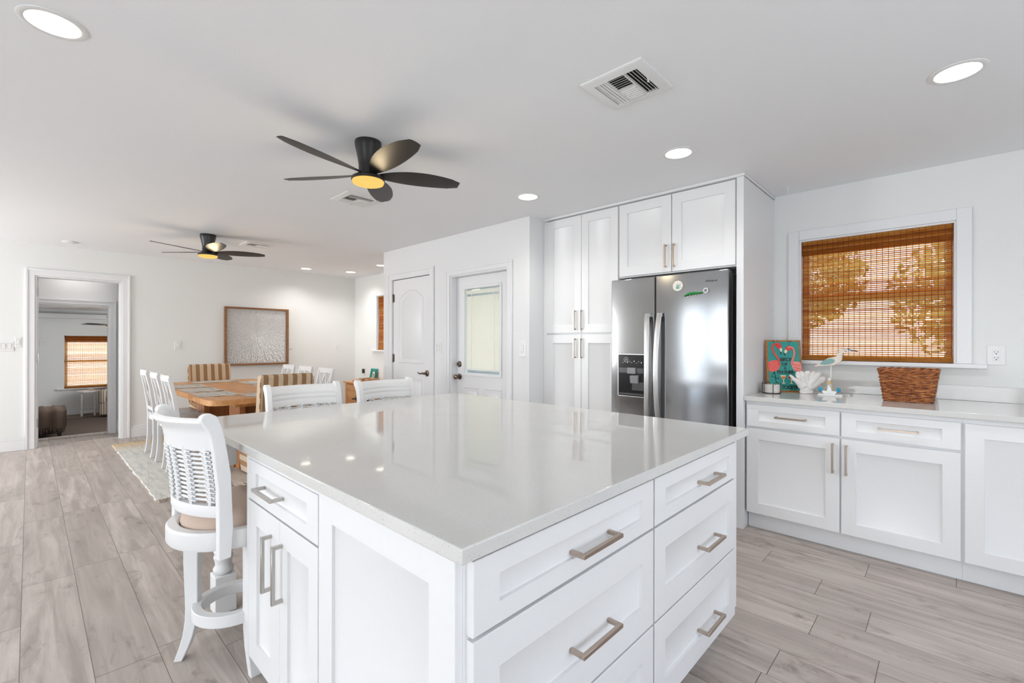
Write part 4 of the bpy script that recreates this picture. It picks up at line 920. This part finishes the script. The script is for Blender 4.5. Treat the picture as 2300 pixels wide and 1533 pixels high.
bamboo('bamboo_blind', 'glowing bamboo blind in the sunroom seen through the doorway', faceS(SY+.02), wx0+.012, wx1-.012, wz0+.004, wz1-.008, MAT['reedX'], MAT['valX'], .14, pitch=.02, seed=3)
# ================================================================== framed art
AX0, AX1, AZ0, AZ1 = 2.013, 2.932, .915, 1.808; TA = faceS(NY-.004); w = .028
art = thing('framed_art', 'square wood-framed white relief art of radiating paper petals on the north wall', 'wall art')
b = MB()
for a, c, za, zb in ((AX0, AX0+w, AZ0, AZ1), (AX1-w, AX1, AZ0, AZ1), (AX0+w, AX1-w, AZ0, AZ0+w), (AX0+w, AX1-w, AZ1-w, AZ1)): b.add(*_bx(TA, a, c, 0, .05, za, zb))
b.build('frame', MAT['frame'], art, bevel=.002)
MB().add(*_bx(TA, AX0+w, AX1-w, 0, .006, AZ0+w, AZ1-w)).build('backing', simple('art_backing', (.80, .79, .78), .9), art)
b = MB(); rnd = random.Random(9); acx, acz, hw_, hh = (AX0+AX1)/2, (AZ0+AZ1)/2+.0, (AX1-AX0)/2-w-.006, (AZ1-AZ0)/2-w-.006
ring = 0; r = .012
while r < .60:
    n = max(6, int(2*PI*r/.021))
    for k in range(n):
        a = 2*PI*(k+.5*(ring % 2))/n + rnd.uniform(-.03, .03); rr = r+rnd.uniform(-.004, .004)
        L, wd = .034+rnd.uniform(-.005, .007), .0085+rnd.uniform(-.0015, .002); x0, z0 = rr*math.cos(a), rr*math.sin(a); x1, z1 = (rr+L)*math.cos(a), (rr+L)*math.sin(a)
        if max(abs(x0), abs(x1))+.004 > hw_ or max(abs(z0), abs(z1))+.004 > hh: continue
        px, pz = -math.sin(a)*wd, math.cos(a)*wd; tip = .022+rnd.uniform(-.004, .01); m_ = .55
        xm, zm = x0+(x1-x0)*m_, z0+(z1-z0)*m_
        b.add([TA(acx+x0, .007, acz+z0), TA(acx+xm+px, .007+tip*.55, acz+zm+pz), TA(acx+x1, .007+tip, acz+z1), TA(acx+xm-px, .007+tip*.55, acz+zm-pz), TA(acx+xm, .007+tip*.38, acz+zm)], [(0, 1, 4), (1, 2, 4), (2, 3, 4), (3, 0, 4)])
    r += .0175; ring += 1
b.build('paper_petals', simple('petal_white', (.90, .885, .87), .8, noise=.06, scale=25), art, fix=False, angle=20)
# ================================================================== things on the window counter
CZ = .9126
def basis(o, r, n, lean=0.0):
    o, r, n = Vector(o), Vector(r).normalized(), Vector(n).normalized(); up = (Vector((0, 0, 1)) - n*lean).normalized(); return lambda u, d, z: o + r*u + n*d + up*z
sg = thing('flamingo_sign', 'teal wooden plank sign with two pink flamingos and black lettering leaning in the counter corner', 'sign')
so = Vector((3.868, .888, CZ)); sr = Vector((.59, -.807, 0)).normalized(); sn = Vector((-.807, -.59, 0)).normalized(); TSg = basis(so, sr, sn, .10)
tp = MAT['throw']; woodb = simple('sign_wood_edge', lin((168, 112, 58))[:3], .7, noise=.35, scale=40); tealp = simple('sign_teal', lin((44, 150, 142))[:3], .6, noise=.12, scale=25); blk = simple('sign_black_paint', (.012, .012, .012), .5)
coral = simple('flamingo_coral', lin((236, 92, 84))[:3], .5, noise=.25, scale=40); pinkl = simple('flamingo_pale_pink', lin((246, 150, 140))[:3], .5); redp = simple('flamingo_red', lin((222, 50, 48))[:3], .5); cream = simple('paint_cream', lin((238, 226, 196))[:3], .5)
b = MB()
for u0, u1 in ((-.1225, -.0425), (-.0415, .0385), (.0395, .1225)): b.add(*_bx(TSg, u0, u1, -.012, 0, .0, .385))
for u in (-.078, .078): b.add(*_bx(TSg, u-.04, u+.04, -.018, -.012, .05, .08)); b.add(*_bx(TSg, u-.04, u+.04, -.018, -.012, .30, .33))
b.build('planks', woodb, sg, bevel=.002)
b = MB()
for u0, u1 in ((-.108, -.0425), (-.0415, .0385), (.0395, .109)): b.add(*_bx(TSg, u0, u1, 0, .0008, .012, .374))
b.build('painted_field', tealp, sg, fix=False)
Q = lambda x, y: ((x-557)/645*.245, (1275-y)/1013*.385)
def flat(parent, name, polys, mat, d0=.0008, d1=.0018):
    b = MB()
    for poly in polys:
        n = len(poly); P = [Q(*p) for p in poly]; vs = [TSg(u, d1, z) for u, z in P] + [TSg(u, d0, z) for u, z in P]
        b.add(vs, [tuple(range(n))] + [(i, (i+1) % n, n+(i+1) % n, n+i) for i in range(n)])
    return b.build(name, mat, parent, fix=True)
def strokes(parent, name, lines, mat, wpx, d=.0016):
    b = MB()
    for L in lines:
        w_ = wpx if isinstance(wpx, (int, float)) else None; P = [TSg(*(lambda q: (q[0], d, q[1]))(Q(x, y))) for x, y in L]
        b.tube(P, (w_ or 8)/645*.245/2, 6)
    return b.build(name, mat, parent, angle=60)
def smooth(pts, n=5):
    P = [Vector((*p, 0)) for p in pts]; out = []
    for i in range(len(P)-1):
        a, b_, c, d = P[max(i-1, 0)], P[i], P[i+1], P[min(i+2, len(P)-1)]
        for k in range(n):
            t = k/n; v = .5*((2*b_) + (c-a)*t + (2*a-5*b_+4*c-d)*t*t + (3*b_-a-3*c+d)*t**3); out.append((v.x, v.y))
    return out + [tuple(pts[-1])]
flatL = smooth([(265, 700), (350, 660), (440, 662), (488, 700), (484, 780), (440, 850), (360, 882), (290, 872), (268, 800), (265, 700)])[:-1]
flatR = smooth([(690, 650), (760, 680), (850, 690), (874, 760), (872, 860), (805, 908), (745, 852), (702, 780), (690, 650)])[:-1]
flat(sg, 'flamingo_body', [flatL], coral); flat(sg, 'flamingo_body', [flatR], pinkl)
strokes(sg, 'flamingo_neck', [smooth([(470, 350), (420, 335), (362, 370), (350, 430), (380, 510), (430, 590), (468, 670), (465, 740)])], coral, 42, .001)
strokes(sg, 'flamingo_neck', [smooth([(640, 420), (690, 395), (740, 430), (756, 510), (738, 600), (705, 680), (700, 750)])], pinkl, 42, .001)
flat(sg, 'flamingo_head', [smooth([(400, 330), (450, 305), (505, 335), (528, 400), (490, 440), (440, 410), (400, 330)])[:-1]], redp, .0018, .003)
flat(sg, 'flamingo_head', [smooth([(590, 440), (620, 385), (680, 375), (730, 410), (690, 455), (640, 470), (590, 440)])[:-1]], redp, .0018, .003)
flat(sg, 'flamingo_beak', [[(488, 425), (525, 410), (535, 455), (520, 500), (498, 480)], [(590, 440), (632, 470), (612, 505), (588, 530), (566, 500)]], cream, .0018, .0032)
flat(sg, 'flamingo_beak_tip', [[(498, 480), (520, 498), (515, 530), (498, 552)], [(566, 498), (592, 528), (590, 575), (568, 540)]], blk, .0018, .0034)
strokes(sg, 'flamingo_feathers', [smooth([(285, 720), (360, 740), (430, 700), (470, 705)]), smooth([(280, 790), (340, 760), (400, 790), (470, 760)]), smooth([(300, 850), (350, 810), (400, 840), (455, 800)])], pinkl, 10, .002)
strokes(sg, 'flamingo_feathers', [smooth([(715, 720), (780, 750), (850, 760)]), smooth([(730, 790), (790, 810), (865, 830)]), smooth([(760, 850), (800, 860), (840, 880)])], coral, 10, .002)
strokes(sg, 'flamingo_legs', [[(375, 880), (392, 990), (400, 1095)], [(372, 885), (318, 975), (462, 1022)], [(790, 900), (840, 985), (790, 1050)], [(815, 905), (870, 1080)]], blk, 12, .0016)
flat(sg, 'cocktail_glass', [[(480, 950), (590, 950), (570, 1010), (545, 1035), (545, 1095), (580, 1112), (495, 1112), (530, 1095), (530, 1035), (500, 1010)]], cream)
flat(sg, 'cocktail_glass', [[(620, 960), (728, 960), (722, 1015), (685, 1045), (685, 1095), (718, 1112), (640, 1112), (672, 1095), (672, 1045), (630, 1015)]], cream)
flat(sg, 'cocktail_drink', [[(487, 975), (583, 975), (566, 1006), (540, 1026), (505, 1006)]], simple('orange_drink', lin((232, 120, 40))[:3], .4), .0018, .0026); flat(sg, 'cocktail_drink', [[(628, 960), (721, 960), (716, 1008), (678, 1035), (634, 1008)]], simple('red_drink', lin((140, 24, 30))[:3], .4), .0018, .0026)
up = (Vector((0, 0, 1)) - sn*.10).normalized()
def sign_text(body, x, y, size, space=1.0):
    u, z = Q(x, y); o = TSg(u, .0016, z); mt = Matrix((sr, up, sn)).transposed().to_4x4(); mt.translation = o
    text_mesh('lettering', body, size, blk, mt, sg, depth=.0006, space=space, off=.0007)
sign_text('BIRDS', 597, 645, .036, .84); sign_text('OF', 572, 738, .034, .9); sign_text('A', 578, 813, .029); sign_text('FEATHER', 578, 890, .033, .84); sign_text('TOGETHER', 702, 1188, .037, .76)
b = MB()
for u in (-.066, .052): b.ring([(.002, -.001), (.004, -.001), (.004, .002), (.002, .002)], (0, 0, 0), 8) if False else b.tube([TSg(u-.007, .002, .378), TSg(u, .004, .373), TSg(u+.007, .002, .378)], .0018, 5)
b.build('hanging_wire', MAT['black'], sg)
# coasters
hold = thing('coaster_holder', 'black wire holder around the stack of white coasters', 'coaster holder'); hx, hy = 3.705, .938
b = MB()
b.tube([(hx+.059*math.cos(2*PI*k/32), hy+.059*math.sin(2*PI*k/32), CZ+.003) for k in range(32)], .0022, 6, closed=True)
for k in range(6):
    a = math.radians(205+60*k); b.tube([(hx+.02*math.cos(a), hy+.02*math.sin(a), CZ+.003), (hx+.058*math.cos(a), hy+.058*math.sin(a), CZ+.003), (hx+.061*math.cos(a), hy+.061*math.sin(a), CZ+.01), (hx+.061*math.cos(a), hy+.061*math.sin(a), CZ+.066), (hx+.058*math.cos(a+.1), hy+.058*math.sin(a+.1), CZ+.078), (hx+.058*math.cos(a+.22), hy+.058*math.sin(a+.22), CZ+.076), (hx+.06*math.cos(a+.3), hy+.06*math.sin(a+.3), CZ+.066)], .0022, 6)
b.build('wire_frame', MAT['black'], hold, angle=60)
cst = tag(MB().lathe([(.050, 0), (.054, .0015), (.0545, .005), (.053, .0078), (.001, .0079)], n=36).build('coaster', simple('coaster_white', (.80, .77, .73), .6, noise=.08, scale=60)), 'white round coaster in the stack held by the black wire holder', 'coaster', 'stacked white coasters'); cst.location = (hx, hy, CZ+.0056)
for k in range(1, 7): c = cst.copy(); COL.objects.link(c); c.location = (hx, hy, CZ+.0056+.0082*k); c.rotation_euler.z = k*.7
# coral
co = thing('coral_ornament', 'white branching coral ornament standing in front of the flamingo sign', 'ornament'); cb = Vector((3.852, .742, CZ)); cr_ = Vector((.55, -.835, 0)).normalized(); cn = Vector((-.835, -.55, 0)).normalized()
TCo = lambda u, d, z: cb + cr_*u + cn*d + Vector((0, 0, z))
K = lambda x, y: ((x-1030)/2560, (1300-y)/2560)
def lobe(pts, rad, dep, d0=0):
    b = MB(); secs = []; P = smooth(pts, 4); n = 12
    for i, (x, y) in enumerate(P):
        u, z = K(x, y); u2, z2 = K(*P[min(i+1, len(P)-1)]); u1, z1 = K(*P[max(i-1, 0)]); dv = Vector((u2-u1, z2-z1)).normalized(); nv = Vector((-dv.y, dv.x)); s = i/(len(P)-1)
        k = s*(len(rad)-1); f = int(min(k, len(rad)-2)); r = (rad[f] + (rad[f+1]-rad[f])*(k-f))/2560
        secs.append([TCo(u+nv.x*r*math.cos(2*PI*q/n), d0+dep*max(.35, min(1, r*2560/60))*math.sin(2*PI*q/n), max(0, z+nv.y*r*math.cos(2*PI*q/n))) for q in range(n)])
    return b.sweep(secs)
cm = simple('coral_white', (.80, .77, .74), .85, noise=.06, scale=120, bump=.004)
for pts, rad, d0 in (([(1015, 1302), (1010, 1240), (1000, 1160)], [125, 112, 95], 0), ([(960, 1200), (880, 1110), (800, 1035), (722, 962)], [62, 50, 36, 20], .004), ([(975, 1190), (930, 1080), (895, 980), (850, 905)], [60, 58, 60, 30], -.006), ([(985, 1180), (950, 1060), (930, 960), (925, 885)], [52, 50, 48, 26], .008), ([(1005, 1190), (1000, 1060), (1005, 960), (1050, 884)], [60, 62, 60, 30], 0),
        ([(1030, 1190), (1050, 1080), (1110, 970), (1160, 890)], [60, 60, 62, 30], -.008), ([(1045, 1200), (1090, 1090), (1170, 980), (1240, 905)], [55, 60, 56, 34], .007), ([(1060, 1215), (1150, 1130), (1245, 1050), (1318, 992)], [55, 62, 66, 30], .003), ([(1100, 1120), (1190, 1030), (1275, 945)], [46, 50, 26], -.010), ([(1040, 1240), (1130, 1180), (1210, 1140), (1290, 1090)], [44, 46, 44, 22], -.004)):
    lobe(pts, rad, .017, d0).build('branch', cm, co, angle=80, subsurf=1)
ctx = bpy.data.textures.new('coral_lumps', 'CLOUDS'); ctx.noise_scale = .022
for o in co.children: m_ = o.modifiers.new('lumps', 'DISPLACE'); m_.texture = ctx; m_.strength = .011; m_.mid_level = .5
# shore bird on a rod, its base under the lighthouse
bird = thing('shore_bird_figurine', 'painted wooden shore bird with teal wing on a thin white rod', 'figurine'); bx_, by_ = 3.835, .600
KB = lambda x, y: ((x-1510)/2790, (1312-y)/2790)
TB = lambda u, d, z: (bx_-d, by_-u, CZ+z)
def plate_shape(pts, d0, d1, name, mat, parent, bevel=.0):
    P = [KB(*p) for p in pts]; n = len(P); b = MB(); b.add([TB(u, d1, z) for u, z in P] + [TB(u, d0, z) for u, z in P], [tuple(range(n)), tuple(range(2*n-1, n-1, -1))] + [(i, (i+1) % n, n+(i+1) % n, n+i) for i in range(n)]); return b.build(name, mat, parent, bevel=bevel, seg=3)
plate_shape([(1238, 748), (1300, 705), (1380, 655), (1460, 592), (1540, 570), (1592, 556), (1620, 505), (1642, 455), (1668, 415), (1715, 394), (1752, 396), (1782, 416), (1780, 440), (1735, 462), (1702, 490), (1692, 545), (1690, 610), (1668, 660), (1610, 708), (1540, 732), (1440, 740), (1340, 756), (1262, 768)], -.012, .012, 'body', simple('weathered_cream', (.74, .66, .58), .8, noise=.12, scale=50), bird, .005)
plate_shape([(1335, 712), (1380, 655), (1450, 608), (1520, 598), (1568, 615), (1576, 650), (1540, 690), (1470, 712), (1400, 720)], .012, .0155, 'wing', simple('wing_teal_grey', lin((132, 170, 166))[:3], .8, noise=.1, scale=60), bird, .002)
MB().tube([TB(*KB(1770, 424)[:1], 0, KB(1770, 424)[1]), TB(KB(1850, 440)[0], 0, KB(1850, 440)[1]), TB(KB(1942, 458)[0], 0, KB(1942, 458)[1])], [.0065, .0045, .0015], 8).build('beak', simple('beak_slate', lin((92, 104, 118))[:3], .5), bird)
MB().lathe([(.0025, -.0135), (.0025, .0135)], (0, 0, 0), 8).build('eye', MAT['black'], bird).matrix_local = Matrix.Translation(TB(KB(1728, 415)[0], 0, KB(1728, 415)[1])) @ Matrix.Rotation(PI/2, 4, 'Y')
MB().tube([TB(0, 0, .008), TB(0, 0, KB(0, 728)[1])], .0028, 8).build('rod', MAT['plastic'], bird)
MB().box(bx_-.034, bx_+.028, by_-.070, by_+.072, CZ, CZ+.010).build('base', MAT['white'], bird, bevel=.002)
lh = thing('lighthouse_figurine', 'small white lighthouse and boat figurine with rope and turquoise tips in front of the bird', 'figurine'); lx, ly, lz = bx_-.018, by_+.006, CZ+.0102
MB().lathe([(.019, .018), (.015, .03), (.0135, .05), (.012, .074), (.016, .076), (.016, .082), (.010, .083), (.010, .098), (.013, .10), (.003, .112), (.001, .113)], (lx, ly, lz), 20).build('tower', MAT['white'], lh)
MB().prism([(ly-.040, .022), (ly-.046, .024), (ly-.034, .0), (ly+.032, .0), (ly+.044, .024), (ly+.036, .022)], lx-.014, lx+.014, 'x').build('boat', MAT['white'], lh, bevel=.003).location.z = lz
b = MB()
for k in range(4): b.tube([(lx+.0165*math.cos(2*PI*q/16), ly+.0165*math.sin(2*PI*q/16), lz+.072+.006*k+.0015*math.sin(q)) for q in range(16)], .003, 5, closed=True)
b.tube([(lx-.004, ly-.03, lz+.03), (lx-.016, ly-.012, lz+.055), (lx-.017, ly+.004, lz+.075)], .0025, 5).tube([(lx-.004, ly+.03, lz+.03), (lx-.016, ly+.012, lz+.055)], .0025, 5); b.build('rope', simple('jute_rope', lin((206, 188, 150))[:3], .9), lh, angle=60)
tq = simple('turquoise_paint', lin((40, 160, 196))[:3], .4)
for s in (-1, 1): MB().lathe([(.001, 0), (.012, .012), (.013, .024), (.006, .033), (.001, .036)], (lx-.004, ly+s*.052, lz+.012), 24).build('turquoise_tip', tq, lh, angle=60)
# basket
bk = thing('wicker_basket', 'brown woven wicker basket on the window counter', 'basket'); b = MB(); rnd = random.Random(2)
bcx, bcy, H0 = 3.812, .192, .200
def loop(k, n=72, off=0.0, rag=0.0):
    hx_, hy_ = .092+.014*k+off, .114+.024*k+off; P = []; r = .03
    per = rrect(-hx_, hx_, -hy_, hy_, r, 4); L = [0]
    for i in range(len(per)): a, c = per[i], per[(i+1) % len(per)]; L.append(L[-1]+math.hypot(c[0]-a[0], c[1]-a[1]))
    for q in range(n):
        s = L[-1]*q/n; i = max(j for j in range(len(per)) if L[j] <= s+1e-9); a, c = per[i], per[(i+1) % len(per)]; f = (s-L[i])/max(1e-9, L[i+1]-L[i]); P.append((a[0]+(c[0]-a[0])*f, a[1]+(c[1]-a[1])*f))
    return P
rows = 20
for j in range(rows):
    k = j/(rows-1); z = .008 + (H0-.022)*k; P = loop(k); T_ = []
    for q, (x, y) in enumerate(P):
        o = .0045*math.cos(q*PI/3 + (j % 2)*PI); d = math.hypot(x, y); T_.append((bcx+x+x/d*o, bcy+y+y/d*o, CZ+z+rnd.uniform(-.0016, .0016)+.0025*math.sin(q*PI/3+j)))
    b.tube(T_, [.0052+rnd.uniform(-.0008, .0012) for _ in T_], 5, closed=True)
wk = t_ = NT('wicker'); tc = wk.n('TexCoord'); mp = wk.n('Mapping', {'Vector': tc.outputs['Object'], 'Scale': (30, 30, 95)}); nz = wk.n('TexNoise', {'Vector': mp, 'Scale': 1.0, 'Detail': 4.0})
wick = wk.P(Base_Color=wk.ramp(nz.outputs[0], [(.3, lin((96, 50, 24))), (.5, lin((158, 92, 48))), (.7, lin((196, 132, 78)))]), Roughness=.55)
b.build('weave', wick, bk, angle=70)
b = MB()
for q in range(0, 72, 3):
    p0, p1 = loop(0)[q], loop(1)[q]; b.tube([(bcx+p0[0], bcy+p0[1], CZ+.006), (bcx+p1[0], bcy+p1[1], CZ+H0-.01)], .003, 5)
b.build('stakes', wick, bk, angle=70)
b = MB()
for ph in (0, PI): b.tube([(bcx+x+x/math.hypot(x, y)*.006*math.cos(q*PI/3+ph), bcy+y+y/math.hypot(x, y)*.006*math.cos(q*PI/3+ph), CZ+H0-.004+.005*math.sin(q*PI/3+ph)) for q, (x, y) in enumerate(loop(1.03))], .0065, 6, closed=True)
b.build('rim', wick, bk, angle=70)
MB().prism(rrect(bcx-.09, bcx+.09, bcy-.112, bcy+.112, .03, 4), CZ+.001, CZ+.009, 'z').build('bottom', wick, bk)
# ================================================================== oak console by the dining window
cs = thing('oak_console', 'low honey oak cabinet with a dark knob against the dining window wall', 'sideboard'); KX0, KX1, KY0, KY1, KZ = 3.66, 4.10, 6.26, 7.37, .62
MB().box(KX0-.02, KX1+.005, KY0-.02, KY1+.02, KZ-.03, KZ).build('top', MAT['oak'], cs, bevel=.004)
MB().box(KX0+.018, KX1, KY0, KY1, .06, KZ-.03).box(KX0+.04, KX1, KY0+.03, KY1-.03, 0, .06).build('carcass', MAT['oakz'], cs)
TK_ = faceW(KX0+.018)
for u0, u1, ku in ((KY0+.012, (KY0+KY1)/2-.003, 6.62), ((KY0+KY1)/2+.003, KY1-.012, 6.99)):
    d = shaker(MB(), TK_, u0, u1, .075, KZ-.04, .06, .06, .018, .007).build('door', MAT['oak'], cs); knob(d, lambda u, dd, z: TK_(u, dd+.018, z), ku, .36, .014, 'door_knob')
pf = thing('teal_picture', 'small teal painted panel leaning against the wall on the oak console', 'picture'); TPf = basis((4.045, 7.175, KZ), (0, -1, 0), (-1, 0, 0), .22)
MB().add(*_bx(TPf, -.10, .10, -.014, 0, 0, .205)).build('panel', tealp, pf, bevel=.002)
b = MB(); b.add(*_bx(TPf, -.012, .05, 0, .0012, .03, .15)); b.build('pale_shape', cream, pf, fix=False)
b = MB(); b.add(*_bx(TPf, .008, .03, .0012, .002, .05, .125)); b.add(*_bx(TPf, -.06, -.045, 0, .001, .015, .19)); b.add(*_bx(TPf, .075, .09, 0, .001, .015, .19)); b.build('dark_shapes', blk, pf, fix=False)
bxn = thing('wooden_tray_box', 'small pale wooden tray on the oak console beside the teal panel', 'tray'); b = MB(); wx_, wy_ = 3.86, 6.93
b.box(wx_-.10, wx_+.10, wy_-.16, wy_+.16, KZ, KZ+.01)
for a in ((wx_-.10, wx_-.09, wy_-.16, wy_+.16), (wx_+.09, wx_+.10, wy_-.16, wy_+.16), (wx_-.09, wx_+.09, wy_-.16, wy_-.15), (wx_-.09, wx_+.09, wy_+.15, wy_+.16)): b.box(*a, KZ+.01, KZ+.06)
b.build('box', simple('pale_pine', lin((196, 160, 128))[:3], .7, noise=.12, scale=30), bxn, bevel=.002)
MB().box(wx_-.102, wx_-.10, wy_-.04, wy_+.04, KZ+.035, KZ+.05).build('handle_slot', MAT['dark'], bxn)
sh = thing('sea_shell', 'rounded tan shell lying at the edge of the oak console', 'shell', (3.74, 7.16, KZ)); MB().lathe([(.001, 0), (.035, .004), (.045, .02), (.032, .042), (.012, .054), (.001, .056)], n=20, sy=1.5).build('shell', simple('shell_tan', lin((196, 160, 140))[:3], .6, noise=.2, scale=30), sh, angle=60)
# ================================================================== sunroom furniture
FZ = -.40
tag(MB().box(-2.6, 2.9, 8.75, 13.85, FZ, FZ+.012).build('dark_rug', MAT['rugdark']), 'dark brown rug on the sunroom floor beyond the doorway', 'rug')
t = thing('side_table', 'round white side table with bobbin-turned legs in the sunroom', 'side table', (.93, 14.18, FZ))
MB().lathe([(.19, .535), (.205, .54), (.205, .56), (.20, .566), (.001, .566)], n=36).build('tabletop', MAT['white'], t)
for k in range(4):
    a = math.radians(40+90*k); pr = [(.016, 0), (.02, .03), (.02, .10)]
    for q in range(16): z = .12+.025*q; pr += [(.013, z), (.021, z+.012)]
    pr += [(.02, .52), (.02, .536)]; MB().lathe(pr, (.155*math.cos(a), .155*math.sin(a), 0), 12).build('leg', MAT['white'], t, angle=60)
b = MB()
for k in range(4): a, c = math.radians(40+90*k), math.radians(130+90*k); b.tube([(.155*math.cos(a), .155*math.sin(a), .09), (.155*math.cos(c), .155*math.sin(c), .09)], .011, 8)
b.build('stretcher', MAT['white'], t)
t = thing('shell_dish', 'small white dish on the round side table in the sunroom', 'dish', (.97, 14.15, FZ+.566)); MB().lathe([(.02, 0), (.03, .005), (.06, .03), (.063, .034), (.055, .03), (.02, .012), (.001, .011)], n=24).build('dish', MAT['plastic'], t)
t = thing('striped_armchair', 'ticking-striped skirted armchair beside the round side table in the sunroom', 'armchair', (1.62, 13.75, FZ), math.radians(-20))
MB().box(-.46, .46, -.42, .40, .05, .38).build('base', MAT['tick'], t, bevel=.04, seg=4)
MB().box(-.30, .30, -.46, .22, .36, .50).build('seat_cushion', MAT['tick'], t, bevel=.05, seg=4)
MB().prism([(.18, .36), (.42, .36), (.46, .62), (.42, .72), (.26, .72), (.18, .62)], -.45, .45, 'x').build('back', MAT['tick'], t, bevel=.04, seg=4)
for s in (-1, 1): MB().box(s*.39-.08, s*.39+.08, -.44, .36, .30, .62).build('arm', MAT['tick'], t, bevel=.06, seg=4)
t = thing('scatter_cushion', 'ticking-striped scatter cushion on the sunroom armchair', 'cushion', (1.36, 13.62, FZ+.505), math.radians(-20))
b = MB(); n = 12; V = []
for s in (1, -1):
    for j in range(n+1):
        for i in range(n+1): x, y = (i/n-.5), (j/n-.5); V.append((x*.38, s*.07*max(0, (1-(2*x)**4)*(1-(2*y)**4))**.6, .19+y*.38))
A = (n+1)**2; F = []
for j in range(n):
    for i in range(n): q = j*(n+1)+i; F += [(q, q+1, q+n+2, q+n+1), (A+q, A+q+n+1, A+q+n+2, A+q+1)]
b.add(V, F); o = b.build('cover', MAT['tick'], t, angle=60); o.rotation_euler = (math.radians(-18), 0, 0)
t = thing('ottoman', 'low dark ottoman under a brown throw just beyond the doorway', 'ottoman', (.02, 11.55, FZ+.0125)); MB().box(-.42, .40, -.40, .40, .08, .46).build('body', simple('ottoman_dark', (.03, .027, .03), .7), t, bevel=.03, seg=3)
for x in (-.36, .34):
    for y in (-.34, .34): MB().box(x-.025, x+.025, y-.025, y+.025, 0, .08).build('foot', MAT['black'], t)
t = thing('throw_blanket', 'brown fringed throw blanket draped over the ottoman beyond the doorway', 'blanket', (.02, 11.55, FZ+.0125)); b = MB(); secs = []; rnd = random.Random(8)
for i in range(25):
    x = -.43+.86*i/24; f = .008*math.sin(i*1.3)+.006*math.sin(i*2.9); e = .02*math.sin(i*.8)
    secs.append([(x, -.425-f, .19+e), (x, -.428-f, .32), (x, -.41-f, .455), (x, -.37, .487+f), (x, 0, .490+f*.6+e*.5), (x, .37, .487+f), (x, .425+f, .44), (x, .425+f, .25), (x, .415+f, .25), (x, .412, .44), (x, .36, .475), (x, 0, .476), (x, -.36, .475), (x, -.402, .44), (x, -.413, .32), (x, -.413, .19+e)])
b.sweep(secs).build('cloth', MAT['throw'], t, angle=60)
b = MB()
for i in range(70): x = -.425+.85*i/69; q = .02*math.sin(i*.8*24/69); b.tube([(x, -.42, .20+q), (x+rnd.uniform(-.012, .012), -.43, .15+q), (x+rnd.uniform(-.02, .02), -.425, .085+q+rnd.uniform(-.015, .02))], [.006, .005, .0025], 4)
b.build('fringe', MAT['throw'], t, angle=60)
plate('wall_switch', 'white switch plate on the far sunroom wall left of the glowing blind', faceS(SY), .21, 1.245, .12, .118, [('t', -.02), ('t', .02)])
for o in list(bpy.data.objects):
    if o.name.startswith('ceiling_fan') and o.parent is None and o.location.y > 9:
        o.location = (1.23, 13.2, 1.83); MB().lathe([(.014, 0), (.014, .17)], n=12).lathe([(.05, .14), (.03, .1699)], n=20).build('downrod', MAT['black'], o)
# ------------------------------------------------------------------ put every thing's Empty at the base of its parts
bpy.context.view_layer.update()
for o in list(bpy.data.objects):
    if o.type == 'EMPTY' and o.parent is None and o.location.length < 1e-9 and o.children:
        P = [c.matrix_basis @ Vector(v) for c in o.children for v in c.bound_box]
        c0_ = Vector(((min(p.x for p in P)+max(p.x for p in P))/2, (min(p.y for p in P)+max(p.y for p in P))/2, min(p.z for p in P)))
        o.location = c0_
        for c in o.children: c.location = c.location - c0_
